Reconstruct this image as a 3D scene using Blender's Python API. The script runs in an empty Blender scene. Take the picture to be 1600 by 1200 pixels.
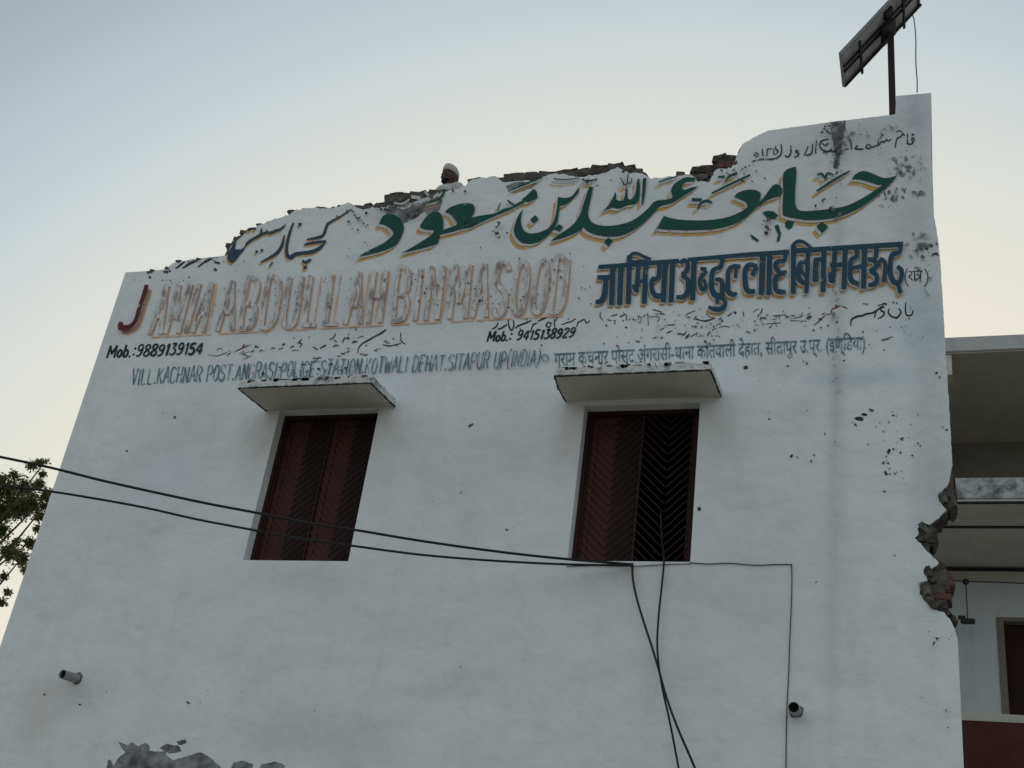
import bpy, bmesh, math, random
from mathutils import Vector, Matrix
from mathutils.geometry import tessellate_polygon

random.seed(7)
scn = bpy.context.scene
COL = scn.collection

# ------------------------------------------------------------------ camera
CAM = Vector((0.0, -9.3, 1.6))
FPX = 1923.84                       # focal length in pixels of a 1600 px wide frame
YAW, PITCH, ROLL = -0.36933115, 0.49744734, 0.14523133
def camrot():
    a, b, g = YAW, PITCH, ROLL
    ca, sa, cb, sb, cg, sg = math.cos(a), math.sin(a), math.cos(b), math.sin(b), math.cos(g), math.sin(g)
    Rz = Matrix(((ca, -sa, 0), (sa, ca, 0), (0, 0, 1)))
    B = Matrix(((1, 0, 0), (0, 0, -1), (0, 1, 0)))
    Rp = Matrix(((1, 0, 0), (0, cb, sb), (0, -sb, cb)))
    Rr = Matrix(((cg, -sg, 0), (sg, cg, 0), (0, 0, 1)))
    return Rr @ Rp @ B @ Rz
R = camrot()
RT = R.transposed()
cam_data = bpy.data.cameras.new('camera')
cam_data.sensor_width = 36.0
cam_data.lens = 36.0 * FPX / 1600.0
cam_data.clip_end = 3000.0
cam = bpy.data.objects.new('camera', cam_data)
COL.objects.link(cam)
m3 = Matrix((R[0], -R[1], -R[2])).transposed()
cam.matrix_world = Matrix.Translation(CAM) @ m3.to_4x4()
scn.camera = cam

# ------------------------------------------------------------------ world, sun, exposure
SUN_EL, SUN_AZ = math.radians(3.0), math.radians(-12.0)      # azimuth from +Y towards +X
w = bpy.data.worlds.new("World"); scn.world = w; w.use_nodes = True
nt = w.node_tree
bg = nt.nodes['Background']
sky = nt.nodes.new('ShaderNodeTexSky'); sky.sky_type = 'NISHITA'; sky.sun_disc = False
sky.sun_elevation = SUN_EL; sky.sun_rotation = SUN_AZ
sky.air_density = 1.0; sky.dust_density = 2.5; sky.ozone_density = 1.5; sky.altitude = 120
def srgb(r, g, b_):
    f = lambda c: (c / 255 / 12.92) if c <= 10 else ((c / 255 + .055) / 1.055) ** 2.4
    return (f(r), f(g), f(b_), 1)
# dusty evening sky: brightest round the low sun behind the building, falling off with the angle from it, raised again behind the camera to light the facade
sun_vec = (math.sin(SUN_AZ) * math.cos(SUN_EL), math.cos(SUN_AZ) * math.cos(SUN_EL), math.sin(SUN_EL))
tcw = nt.nodes.new('ShaderNodeTexCoord')
dot = nt.nodes.new('ShaderNodeVectorMath'); dot.operation = 'DOT_PRODUCT'; nt.links.new(tcw.outputs['Generated'], dot.inputs[0]); dot.inputs[1].default_value = sun_vec
ac = nt.nodes.new('ShaderNodeMath'); ac.operation = 'ARCCOSINE'; nt.links.new(dot.outputs['Value'], ac.inputs[0])
dv = nt.nodes.new('ShaderNodeMath'); dv.operation = 'DIVIDE'; nt.links.new(ac.outputs[0], dv.inputs[0]); dv.inputs[1].default_value = math.pi
rp = nt.nodes.new('ShaderNodeValToRGB'); nt.links.new(dv.outputs[0], rp.inputs[0])
SKYSTOPS = [(0, (255, 244, 216)), (24, (250, 240, 219)), (31, (241, 235, 218)), (36, (229, 229, 219)), (39.5, (219, 223, 219)), (42.5, (205, 214, 216)), (46, (187, 200, 206)), (50, (168, 181, 188)), (58, (158, 173, 184)), (110, (184, 194, 201)), (180, (208, 211, 211))]
el = rp.color_ramp.elements
while len(el) < len(SKYSTOPS): el.new(.5)
for e_, (d_, c_) in zip(el, SKYSTOPS):
    e_.position = d_ / 180.0; e_.color = srgb(*c_)
sc1 = nt.nodes.new('ShaderNodeVectorMath'); sc1.operation = 'SCALE'; nt.links.new(rp.outputs[0], sc1.inputs[0]); sc1.inputs['Scale'].default_value = .93 / .12
mxw = nt.nodes.new('ShaderNodeMix'); mxw.data_type = 'RGBA'; mxw.inputs[0].default_value = .08
nt.links.new(sc1.outputs[0], mxw.inputs[6]); nt.links.new(sky.outputs[0], mxw.inputs[7])
nt.links.new(mxw.outputs[2], bg.inputs[0]); bg.inputs[1].default_value = 0.12
sun_d = bpy.data.lights.new('sun', 'SUN'); sun_d.energy = 0.35; sun_d.angle = math.radians(0.5)
sun_d.color = (1.0, 0.72, 0.48)
sun = bpy.data.objects.new('sun', sun_d); COL.objects.link(sun)
sdir = Vector((math.sin(SUN_AZ) * math.cos(SUN_EL), math.cos(SUN_AZ) * math.cos(SUN_EL), math.sin(SUN_EL)))
sun.rotation_euler = sdir.to_track_quat('Z', 'Y').to_euler()
sun.location = (0, 0, 30)
scn.view_settings.view_transform = 'Standard'
scn.view_settings.look = 'None'
scn.view_settings.exposure = 0.15
scn.view_settings.gamma = 1.0
scn.view_settings.use_curve_mapping = False

# ------------------------------------------------------------------ helpers
def at(px, py, Y=0.0):
    """point of the plane y=Y that the photograph shows at pixel (px,py)"""
    d = RT @ Vector(((px - 800) / FPX, (py - 600) / FPX, 1.0))
    t = (Y - CAM.y) / d.y
    return CAM + d * t

def link(o, parent=None):
    COL.objects.link(o)
    if parent is not None: o.parent = parent
    return o
def mesh_obj(name, verts, faces, mat, parent=None, smooth=False):
    me = bpy.data.meshes.new(name)
    me.from_pydata([tuple(v) for v in verts], [], faces)
    me.update()
    if mat is not None: me.materials.append(mat)
    if smooth:
        for p in me.polygons: p.use_smooth = True
    return link(bpy.data.objects.new(name, me), parent)
def bm_obj(name, bm, mat, parent=None, smooth=False):
    me = bpy.data.meshes.new(name)
    bmesh.ops.recalc_face_normals(bm, faces=bm.faces)
    bm.to_mesh(me); bm.free()
    if mat is not None: me.materials.append(mat)
    if smooth:
        for p in me.polygons: p.use_smooth = True
    return link(bpy.data.objects.new(name, me), parent)
def empty(name, loc=(0, 0, 0)):
    o = bpy.data.objects.new(name, None); o.location = loc; o.empty_display_size = .3
    return link(o)
def tag(o, label=None, cat=None, group=None, kind=None):
    if label: o['label'] = label
    if cat: o['category'] = cat
    if group: o['group'] = group
    if kind: o['kind'] = kind
    return o
def box(bm, x0, x1, y0, y1, z0, z1):
    vs = [bm.verts.new(p) for p in ((x0,y0,z0),(x1,y0,z0),(x1,y1,z0),(x0,y1,z0),(x0,y0,z1),(x1,y0,z1),(x1,y1,z1),(x0,y1,z1))]
    for f in ((0,3,2,1),(4,5,6,7),(0,1,5,4),(1,2,6,5),(2,3,7,6),(3,0,4,7)):
        bm.faces.new([vs[i] for i in f])
    return vs
def box_obj(name, x0, x1, y0, y1, z0, z1, mat, parent=None, bev=0.0):
    bm = bmesh.new(); box(bm, x0, x1, y0, y1, z0, z1)
    if bev: bmesh.ops.bevel(bm, geom=bm.edges[:], offset=bev, segments=2, affect='EDGES')
    return bm_obj(name, bm, mat, parent)
def beam(bm, a, b, wdt, dpt, up=Vector((0, -1, 0))):
    """box from a to b"""
    a = Vector(a); b = Vector(b); d = (b - a).normalized()
    s = d.cross(up).normalized(); u = s.cross(d).normalized()
    vs = []
    for p in (a, b):
        for i, j in ((-1,-1),(1,-1),(1,1),(-1,1)):
            vs.append(bm.verts.new(p + s * (i * wdt / 2) + u * (j * dpt / 2)))
    for f in ((0,1,2,3),(7,6,5,4),(0,4,5,1),(1,5,6,2),(2,6,7,3),(3,7,4,0)):
        bm.faces.new([vs[i] for i in f])
def catmull(pts, n=6):
    """pts: tuples of any dimension"""
    if len(pts) < 3: return [tuple(p) for p in pts]
    P = [pts[0]] + list(pts) + [pts[-1]]; out = []
    for i in range(1, len(P) - 2):
        p0, p1, p2, p3 = P[i-1], P[i], P[i+1], P[i+2]
        for k in range(n):
            t = k / n
            out.append(tuple(0.5 * ((2*b) + (-a + c) * t + (2*a - 5*b + 4*c - d) * t*t + (-a + 3*b - 3*c + d) * t**3)
                             for a, b, c, d in zip(p0, p1, p2, p3)))
    out.append(tuple(pts[-1])); return out
def tube(name, pts, r, mat, parent=None, sides=7, n=8, caps=True):
    P = [Vector(p) for p in catmull([tuple(p) for p in pts], n)]
    rr = r if hasattr(r, '__len__') else [r, r]
    vs, fs = [], []
    u = None
    for i, p in enumerate(P):
        d = (P[min(i+1, len(P)-1)] - P[max(i-1, 0)]).normalized()
        if u is None: u = d.cross(Vector((0.31, 0.9, 0.2))).normalized()
        u = (u - d * u.dot(d)).normalized(); v = d.cross(u)
        rad = rr[0] + (rr[1] - rr[0]) * i / (len(P) - 1)
        for k in range(sides):
            a = 2 * math.pi * k / sides
            vs.append(p + u * (math.cos(a) * rad) + v * (math.sin(a) * rad))
    for i in range(len(P) - 1):
        for k in range(sides):
            k2 = (k + 1) % sides
            fs.append((i*sides+k, i*sides+k2, (i+1)*sides+k2, (i+1)*sides+k))
    if caps:
        fs.append(tuple(range(sides))[::-1]); fs.append(tuple((len(P)-1)*sides + k for k in range(sides)))
    return mesh_obj(name, vs, fs, mat, parent, smooth=True)

# ------------------------------------------------------------------ materials
class NT:
    def __init__(s, name, rough=0.9, spec=0.2):
        s.m = bpy.data.materials.new(name); s.m.use_nodes = True
        s.t = s.m.node_tree; s.b = s.t.nodes['Principled BSDF']
        s.b.inputs['Roughness'].default_value = rough
        s.b.inputs['Specular IOR Level'].default_value = spec
        s.tc = s.t.nodes.new('ShaderNodeTexCoord')
    def n(s, typ, **kw):
        x = s.t.nodes.new(typ)
        for k, v in kw.items(): setattr(x, k, v)
        return x
    def l(s, a, b): s.t.links.new(a, b)
    def coord(s, scale=(1, 1, 1), loc=(0, 0, 0)):
        mp = s.n('ShaderNodeMapping'); s.l(s.tc.outputs['Object'], mp.inputs[0])
        mp.inputs['Scale'].default_value = scale; mp.inputs['Location'].default_value = loc
        return mp.outputs[0]
    def noise(s, scale, detail=4, rough=.6, vscale=(1, 1, 1), loc=(0, 0, 0), dist=0):
        x = s.n('ShaderNodeTexNoise'); s.l(s.coord(vscale, loc), x.inputs['Vector'])
        x.inputs['Scale'].default_value = scale; x.inputs['Detail'].default_value = detail
        x.inputs['Roughness'].default_value = rough; x.inputs['Distortion'].default_value = dist
        return x.outputs['Fac']
    def ramp(s, fac, stops):
        r = s.n('ShaderNodeValToRGB'); s.l(fac, r.inputs[0])
        e = r.color_ramp.elements
        while len(e) < len(stops): e.new(0.5)
        for i, (p, c) in enumerate(stops):
            e[i].position = p; e[i].color = (c[0], c[1], c[2], 1) if hasattr(c, '__len__') else (c, c, c, 1)
        return r.outputs[0]
    def mix(s, fac, a, b, blend='MIX'):
        x = s.n('ShaderNodeMix', data_type='RGBA', blend_type=blend)
        for sock, v in ((x.inputs[0], fac), (x.inputs[6], a), (x.inputs[7], b)):
            if hasattr(v, 'links'): s.l(v, sock)
            elif hasattr(v, '__len__'): sock.default_value = (v[0], v[1], v[2], 1)
            else: sock.default_value = v
        return x.outputs[2]
    def math(s, op, a, b=0.0, clamp=False):
        x = s.n('ShaderNodeMath', operation=op, use_clamp=clamp)
        for sock, v in ((x.inputs[0], a), (x.inputs[1], b)):
            if hasattr(v, 'links'): s.l(v, sock)
            else: sock.default_value = v
        return x.outputs[0]
    def bump(s, h, strength=.5, dist=.01, prev=None):
        x = s.n('ShaderNodeBump'); x.inputs['Strength'].default_value = strength; x.inputs['Distance'].default_value = dist
        s.l(h, x.inputs['Height'])
        if prev is not None: s.l(prev, x.inputs['Normal'])
        return x.outputs[0]
    def col(s, c): 
        if hasattr(c, 'links'): s.l(c, s.b.inputs['Base Color'])
        else: s.b.inputs['Base Color'].default_value = (c[0], c[1], c[2], 1)
    def nrm(s, x): s.l(x, s.b.inputs['Normal'])

def stain_mask(s, x, z, rx, rz, hard=1.0):
    """soft elliptical mask in the wall's own coordinates (metres), for stains with a place of their own"""
    mp = s.n('ShaderNodeVectorMath', operation='SUBTRACT'); s.l(s.tc.outputs['Object'], mp.inputs[0]); mp.inputs[1].default_value = (x, 0, z)
    sc = s.n('ShaderNodeVectorMath', operation='MULTIPLY'); s.l(mp.outputs[0], sc.inputs[0]); sc.inputs[1].default_value = (1/rx, 0, 1/rz)
    ln = s.n('ShaderNodeVectorMath', operation='LENGTH'); s.l(sc.outputs[0], ln.inputs[0])
    mr = s.n('ShaderNodeMapRange', interpolation_type='SMOOTHSTEP'); s.l(ln.outputs['Value'], mr.inputs[0])
    mr.inputs[1].default_value = 1.0; mr.inputs[2].default_value = 1.0 - hard; mr.inputs[3].default_value = 0; mr.inputs[4].default_value = 1
    return mr.outputs[0]

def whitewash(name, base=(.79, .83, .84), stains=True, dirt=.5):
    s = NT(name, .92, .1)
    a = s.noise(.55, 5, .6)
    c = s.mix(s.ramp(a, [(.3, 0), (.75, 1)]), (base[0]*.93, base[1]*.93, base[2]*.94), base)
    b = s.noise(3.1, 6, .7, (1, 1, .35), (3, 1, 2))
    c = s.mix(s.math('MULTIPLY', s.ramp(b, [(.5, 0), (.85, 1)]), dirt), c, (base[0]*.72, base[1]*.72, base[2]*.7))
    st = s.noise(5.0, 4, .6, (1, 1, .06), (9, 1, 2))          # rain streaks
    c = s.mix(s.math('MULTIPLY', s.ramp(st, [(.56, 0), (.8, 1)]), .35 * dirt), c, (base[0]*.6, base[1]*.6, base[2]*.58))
    sp = s.noise(42, 3, .7)
    c = s.mix(s.math('MULTIPLY', s.ramp(sp, [(.69, 0), (.74, 1)]), .45), c, (.28, .28, .27))
    if stains:
        for (px, py, rx, rz, colr, k) in (
            (1308, 420, .13, 3.6, (.44, .43, .42), .30), (1300, 900, .10, 2.2, (.50, .46, .44), .30),
            (1306, 620, .07, .8, (.38, .36, .36), .28),
            (1440, 500, .42, .55, (.34, .50, .54), .38), (1350, 590, .8, .16, (.42, .52, .56), .40),
            (1330, 225, .9, .5, (.36, .38, .40), .40), (1430, 330, .35, 1.2, (.42, .46, .48), .40),
            (740, 1055, .4, .22, (.60, .54, .42), .28), (680, 1082, .5, .12, (.58, .52, .42), .22),
            (130, 1085, .5, .35, (.48, .42, .40), .30), (60, 1110, .35, .5, (.52, .45, .34), .40),
            (405, 700, .35, .55, (.50, .47, .38), .35), (890, 690, .3, .6, (.50, .47, .38), .35),
            (600, 690, .4, .4, (.5, .48, .42), .22), (1130, 680, .25, .45, (.5, .48, .42), .25),
            (1250, 640, .35, .25, (.52, .45, .40), .22), (1460, 770, .3, .7, (.42, .45, .46), .40),
            (560, 480, 3.4, .55, (.52, .50, .52), .26), (1150, 320, 1.6, .7, (.56, .54, .53), .22),
            (640, 330, .9, .28, (.36, .37, .35), .55), (1428, 175, .32, .6, (.44, .49, .52), .75), (1460, 640, .25, 2.0, (.52, .56, .58), .5), (480, 1150, 1.2, .4, (.52,.53,.50), .35), (985, 905, 1.0, .22, (.55,.54,.5), .35), (465, 905, .9, .22, (.55,.54,.5), .3), (250, 750, .9, 1.4, (.62,.66,.70), .4), (1160, 900, 1.1, 1.6, (.66,.68,.67), .4), (760, 700, 1.3, .9, (.64,.67,.70), .4)):
            p = at(px, py)
            mk = stain_mask(s, p.x, p.z, rx, rz)
            nz = s.noise(4.0 + rx, 4, .65, (1, 1, .5), (px * .01, 0, 0))
            mk = s.math('MULTIPLY', mk, s.ramp(nz, [(.25, .35), (.65, 1)]))
            c = s.mix(s.math('MULTIPLY', mk, min(.85, k * 1.2)), c, colr)
    s.col(c)
    h1 = s.noise(1.6, 3, .5)
    h4 = s.noise(3.5, 5, .6, (.35, 1, 1), (5, 0, 1), 1.2)          # sweeps of the trowel
    h2 = s.noise(28, 6, .7)
    h3 = s.noise(7, 4, .6)
    n0 = s.bump(h4, .16, .03); n1 = s.bump(h1, .8, .08, n0); n2 = s.bump(h3, .35, .02, n1); n3 = s.bump(h2, .4, .006, n2)
    s.nrm(n3)
    return s.m

def paint(name, c1, c2=None, wear=.3, wscale=9, vs=(1, 1, 1), seed=0, soft=.05, rough=.7):
    """sign paint on plaster: brushy colour, flaked away where the noise says so"""
    s = NT(name, rough, .25)
    c2 = c2 or tuple(x * .6 for x in c1)
    a = s.noise(6, 5, .7, (1, 1, 1), (seed, 0, 0))
    s.col(s.mix(s.ramp(a, [(.35, 0), (.7, 1)]), c1, c2))
    f = s.noise(wscale, 6, .72, vs, (seed * 1.7, 3, seed))
    f = s.ramp(f, [(max(0, wear - soft), 0), (wear + soft, 1)])
    tr = s.n('ShaderNodeBsdfTransparent'); mx = s.n('ShaderNodeMixShader')
    s.l(f, mx.inputs[0]); s.l(tr.outputs[0], mx.inputs[1]); s.l(s.b.outputs[0], mx.inputs[2])
    s.l(mx.outputs[0], s.t.nodes['Material Output'].inputs[0])
    return s.m

def rough_mat(name, c1, c2, scale=12, rough=.95, bump=.6, bd=.01, vs=(1, 1, 1), spec=.15, lo=.35, hi=.7):
    s = NT(name, rough, spec)
    a = s.noise(scale, 6, .7, vs)
    s.col(s.mix(s.ramp(a, [(lo, 0), (hi, 1)]), c1, c2))
    if bump: s.nrm(s.bump(s.noise(scale * 2.3, 6, .75, vs), bump, bd))
    return s.m

M_wall = whitewash('whitewashed_plaster')
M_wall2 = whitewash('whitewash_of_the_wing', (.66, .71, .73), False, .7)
M_edge = whitewash('grimy_slab_edge', (.50, .51, .50), False, 1.0)
M_dark = rough_mat('dark_rear_wall', (.19, .18, .155), (.28, .265, .235), 1.6, bump=.3)  # upper verandah walls, darker than the whitewash of the wing
M_drab = rough_mat('drab_plaster', (.42, .40, .35), (.52, .50, .44), 2.2, bump=.3)  # drab brown-grey for the wing's roof soffit and interior wall
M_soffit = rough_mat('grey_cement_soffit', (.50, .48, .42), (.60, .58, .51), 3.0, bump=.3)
M_core = rough_mat('old_mortar', (.10, .10, .085), (.19, .18, .155), 14, bump=1, bd=.03)
M_brick = rough_mat('weathered_brick', (.055, .05, .045), (.15, .125, .105), 17, bump=1, bd=.015)
M_brickg = rough_mat('mossy_brick', (.08, .085, .07), (.22, .22, .185), 20, bump=1, bd=.015)
M_brickr = rough_mat('red_brick', (.12, .065, .06), (.20, .12, .105), 13, bump=1, bd=.012)
M_chip = rough_mat('bare_render', (.10, .11, .11), (.21, .215, .21), 30, bump=.8)
M_chipbig = rough_mat('weathered_render', (.10, .11, .11), (.36, .37, .37), 6, bump=1, bd=.02, lo=.38, hi=.62)
M_chipd = rough_mat('dark_hole_render', (.04, .045, .045), (.085, .09, .085), 30, bump=.8)
M_damp = rough_mat('damp_black_edge', (.018, .02, .02), (.06, .06, .055), 25, bump=.5)
M_roof = rough_mat('roof_concrete', (.25, .24, .22), (.36, .34, .31), 3, bump=.4)
M_ground = rough_mat('dusty_earth', (.28, .245, .195), (.37, .33, .27), .9, bump=.6, bd=.05)
M_shut = rough_mat('red_brown_shutter_paint', (.066, .029, .025), (.092, .042, .036), 6, .7, .3, .004, (1, 1, .3), .2)
M_bar = rough_mat('dark_iron_bar', (.010, .007, .007), (.020, .012, .011), 20, .7, .3, .003, spec=.2)
M_frame = rough_mat('dark_wood_frame', (.030, .016, .014), (.048, .024, .020), 9, .75, .3, .003, (1, 1, .3))
M_cable = rough_mat('black_cable', (.008, .009, .010), (.016, .017, .018), 30, .55, 0, spec=.3)
M_wire = rough_mat('thin_grey_wire', (.06, .064, .068), (.13, .135, .14), 30, .6, 0)
M_pipe = rough_mat('grey_pvc_pipe', (.24, .245, .25), (.36, .36, .36), 16, .6, .2, .003)
M_void = rough_mat('pipe_hollow_shade', (.006, .006, .006), (.012, .012, .012), 10, .95, 0)
M_pole = rough_mat('dark_primer_pole', (.026, .018, .022), (.042, .028, .032), 12, .6, .2, .003, (1, 1, .3))
M_alu = rough_mat('dull_aluminium', (.16, .17, .18), (.24, .25, .26), 9, .45, .1, .002, spec=.5)
M_back = rough_mat('panel_backsheet', (.46, .45, .42), (.56, .545, .51), 5, .6, .1, .002)
M_cell = rough_mat('solar_cells', (.010, .014, .035), (.016, .022, .05), 5, .15, 0, spec=.6)
M_rail = rough_mat('painted_black_rail', (.018, .016, .017), (.035, .03, .03), 12, .6, .2, .002)
M_red = rough_mat('red_oxide_wall', (.070, .024, .022), (.095, .034, .030), 2.5, .85, .3, .006)
M_jamb = rough_mat('beige_door_frame', (.20, .18, .155), (.26, .235, .205), 8, .8, .2, .003)
M_skin = rough_mat('dark_skin', (.065, .034, .028), (.095, .052, .040), 16, .6, .15, .002, spec=.3)
M_cap = rough_mat('white_cotton', (.45, .44, .42), (.56, .55, .53), 40, .9, .4, .003)
M_beard = rough_mat('black_beard', (.010, .009, .009), (.022, .02, .02), 60, .8, .6, .004)
M_trunk = rough_mat('tree_bark', (.05, .04, .03), (.11, .09, .065), 10, .95, .8, .02, (1, 1, .3))
M_lampd = rough_mat('dark_fixture', (.03, .035, .035), (.06, .065, .06), 12, .6, .1, .002)

def leaf_mat():
    s = NT('leaf_green', .6, .3)
    a = s.noise(1.1, 4, .6)
    oi = s.n('ShaderNodeNewGeometry')
    c = s.mix(s.ramp(a, [(.35, 0), (.65, 1)]), (.06, .085, .028), (.14, .165, .06))
    c = s.mix(s.math('MULTIPLY', oi.outputs['Random Per Island'], .5), c, (.12, .115, .045))
    s.col(c)
    tl = s.n('ShaderNodeBsdfTranslucent'); s.l(c, tl.inputs[0])
    mx = s.n('ShaderNodeMixShader'); mx.inputs[0].default_value = .4
    s.l(s.b.outputs[0], mx.inputs[1]); s.l(tl.outputs[0], mx.inputs[2])
    s.l(mx.outputs[0], s.t.nodes['Material Output'].inputs[0])
    return s.m
M_leaf = leaf_mat()
def mould_mat(base=(.56, .58, .58), sc_=3.2, lo=.44, hi=.62):
    s = whitewash('mould_stained_whitewash', base, False, .6); t = s.node_tree
    b = t.nodes['Principled BSDF']; old = b.inputs['Base Color'].links[0].from_socket
    tc = t.nodes.new('ShaderNodeTexCoord'); no = t.nodes.new('ShaderNodeTexNoise'); no.inputs['Scale'].default_value = sc_; no.inputs['Detail'].default_value = 7; no.inputs['Roughness'].default_value = .75
    t.links.new(tc.outputs['Object'], no.inputs['Vector'])
    rp = t.nodes.new('ShaderNodeValToRGB'); rp.color_ramp.elements[0].position = lo; rp.color_ramp.elements[1].position = hi
    t.links.new(no.outputs['Fac'], rp.inputs[0])
    mx = t.nodes.new('ShaderNodeMix'); mx.data_type = 'RGBA'; t.links.new(rp.outputs[0], mx.inputs[0]); t.links.new(old, mx.inputs[6]); mx.inputs[7].default_value = (.12, .13, .135, 1)
    t.links.new(mx.outputs[2], b.inputs['Base Color']); return s
M_shade = mould_mat((.66, .67, .65), 9, .50, .66)

# sign paints
P_green = paint('green_sign_paint', (.010, .100, .062), (.010, .058, .066), .33, 11, seed=1)
P_ochre = paint('ochre_shade_paint', (.72, .43, .06), (.70, .42, .18), .47, 7, seed=2, soft=.14)
P_white = paint('white_outline_paint', (.62, .63, .62), (.56, .58, .58), .36, 9, seed=3, soft=.1)
P_blue = paint('blue_sign_paint', (.024, .075, .125), (.016, .075, .095), .36, 12, seed=4, soft=.04)
P_blue2 = paint('slate_blue_sign_paint', (.035, .075, .115), (.045, .06, .09), .36, 12, seed=5, soft=.04)
P_black = paint('black_sign_paint', (.008, .018, .018), (.014, .030, .030), .30, 16, seed=6)
P_blackw = paint('worn_black_sign_paint', (.022, .03, .04), (.05, .055, .07), .40, 22, seed=7, soft=.06)
P_teal = paint('washed_teal_sign_paint', (.075, .20, .235), (.12, .22, .25), .43, 18, (1, 1, .5), seed=8, soft=.12)
P_tealbg = paint('pale_teal_wash', (.58, .70, .72), (.60, .68, .70), .58, 5, (1, 1, .6), seed=9, soft=.25)
P_jred = paint('dark_red_sign_paint', (.15, .022, .030), (.085, .018, .024), .34, 9, seed=10)
P_faded = paint('flaked_maroon_letter_paint', (.38, .34, .34), (.46, .40, .40), .59, 14, (1.6, 1, .28), seed=11, soft=.07)
P_fadedl = paint('limewash_over_letters', (.74, .76, .76), (.62, .63, .62), .36, 12, (1.5, 1, .2), seed=15, soft=.10)
P_fspeck = paint('leftover_maroon_specks', (.34, .27, .285), (.42, .35, .36), .60, 13, (1, 1, .45), seed=12, soft=.06)
P_fline = paint('ochre_letter_shade', (.74, .48, .26), (.70, .43, .36), .42, 8, seed=13, soft=.16)
P_rust = paint('rust_worn_paint', (.22, .08, .07), (.12, .05, .06), .45, 18, seed=14, soft=.08)
P_smudge = paint('rain_soot', (.05, .055, .06), (.12, .125, .13), .49, 13, (1, 1, .45), seed=16, soft=.16)
P_smear = paint('dark_smears', (.15, .16, .17), (.24, .25, .26), .53, 17, (.7, 1, 1), seed=18, soft=.14)
P_smudge2 = paint('faint_soot', (.18, .19, .20), (.24, .25, .25), .53, 10, (1, 1, .7), seed=17, soft=.16)

# ------------------------------------------------------------------ ground
gs = []
N = 40
def gp(i): 
    t = (i / N - .5) * 2
    return math.copysign(abs(t) ** 2.2, t) * 900
gv = [(gp(i), gp(j), 0 if abs(gp(i)) < 14 and abs(gp(j)) < 16 else random.uniform(-.12, .03)) for j in range(N + 1) for i in range(N + 1)]
gf = [(j*(N+1)+i, j*(N+1)+i+1, (j+1)*(N+1)+i+1, (j+1)*(N+1)+i) for j in range(N) for i in range(N)]
tag(mesh_obj('ground', gv, gf, M_ground), kind='structure')

# ------------------------------------------------------------------ the white building
BASE = empty('white_building', (-4, 0, 0))
tag(BASE, 'whitewashed two storey building with painted signs and a crumbling stepped parapet', 'building')
def child(o):
    """parent keeping world coordinates (root empty sits at (-4,0,0))"""
    o.parent = BASE; o.matrix_parent_inverse = Matrix.Translation((4, 0, 0)); return o

XR = at(1497, 1000).x + .0
XL = at(100, 712).x
def jitter_line(pts, step=6, amp=1.3, zones=None, seed=1):
    """resample a pixel polyline, rough it up inside the given x zones"""
    rnd = random.Random(seed); out = []
    for (x0, y0), (x1, y1) in zip(pts, pts[1:]):
        L = math.hypot(x1-x0, y1-y0); n = max(1, int(L / step))
        for k in range(n):
            t = k / n; x = x0 + (x1-x0)*t; y = y0 + (y1-y0)*t
            a = amp
            if zones is not None and not any(z0 <= x <= z1 for z0, z1 in zones): a = .25
            out.append((x + rnd.uniform(-a, a) * .6, y + rnd.uniform(-a, a)))
    out.append(pts[-1]); return out

# silhouette of the broken parapet, and of what plaster is left on it (photograph pixels)
SIL = [(197,425),(230,423),(258,420),(270,409),(300,404),(348,398),(353,386),(362,371),(385,354),(405,346),(422,340),(450,331),(456,324),
       (500,319),(545,316),(598,312),(600,300),(625,298),(655,296),(690,291),(728,286),(736,276),(775,272),(800,268),(860,264),(920,258),
       (970,252),(982,253),(991,262),(1007,264),(1016,274),(1045,272),(1080,266),(1084,258),(1112,256),(1118,242),(1150,238),(1156,225),(1166,221),(1176,216),(1180,210),(1188,208),
       (1200,203),(1300,190),(1399,178)]
PLA = [(197,425.5),(230,423.5),(258,421),(270,411),(300,405),(346,400),(354,400),(361,386),(369,377),(388,361),(408,350),(450,336),(457,330),
       (480,324),(520,325),(545,317),(562,327),(598,323),(614,326),(632,320),(648,314),(690,301),(728,290),(738,279),(775,275),(788,286),(812,282),(832,284),
       (868,270),(900,277),(930,273),(950,268),(965,260),(985,270),(1000,270),(1014,279),(1045,276),(1080,272),(1090,284),(1108,284),(1118,264),
       (1143,262),(1154,240),(1160,226),(1187,210),(1200,204),(1300,190.5),(1399,178.5)]
TOPR = [(1400,150),(1455,145)]
RIGHT_P = [(1456,250),(1459,335),(1466,375),(1470,420),(1477,540),(1484,650),(1488,725),(1483,753),(1479,760),(1472,767),(1466,773),(1468,783),(1479,797),(1472,803),(1464,812),
           (1452,819),(1440,817),(1434,825),(1435,836),(1429,840),(1438,848),(1448,860),(1467,880),(1456,889),(1444,889),(1450,909),(1439,917),(1437,928),
           (1446,940),(1457,950),(1474,957),(1486,969),(1492,983),(1496.5,1000)]
RIGHT_C = [(1456,250),(1459,335),(1466,375),(1470,420),(1477,540),(1484,650),(1488,725),(1489,745),(1491,775),(1489,788),(1481,797),(1474,805),(1462,815),
           (1456,822),(1457,836),(1452,848),(1452,860),(1470,880),(1478,886),(1482,895),(1480,910),(1476,925),(1472,938),
           (1474,952),(1486,966),(1491,981),(1496,999)]
Z0 = 0.0
ROOFZ = 8.45
# window openings
def zat(px, py, Y=0): return at(px, py, Y).z
W1 = dict(x0=(at(383, 873).x + at(434, 645).x) / 2, x1=(at(545, 875).x + at(590, 648).x) / 2, z0=zat(465, 876), z1=zat(515, 648, .11))
W2 = dict(x0=(at(888, 876).x + at(911, 645).x) / 2, x1=(at(1080, 878).x + at(1092, 636).x) / 2, z0=zat(985, 877), z1=zat(1000, 641, .11))

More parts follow.
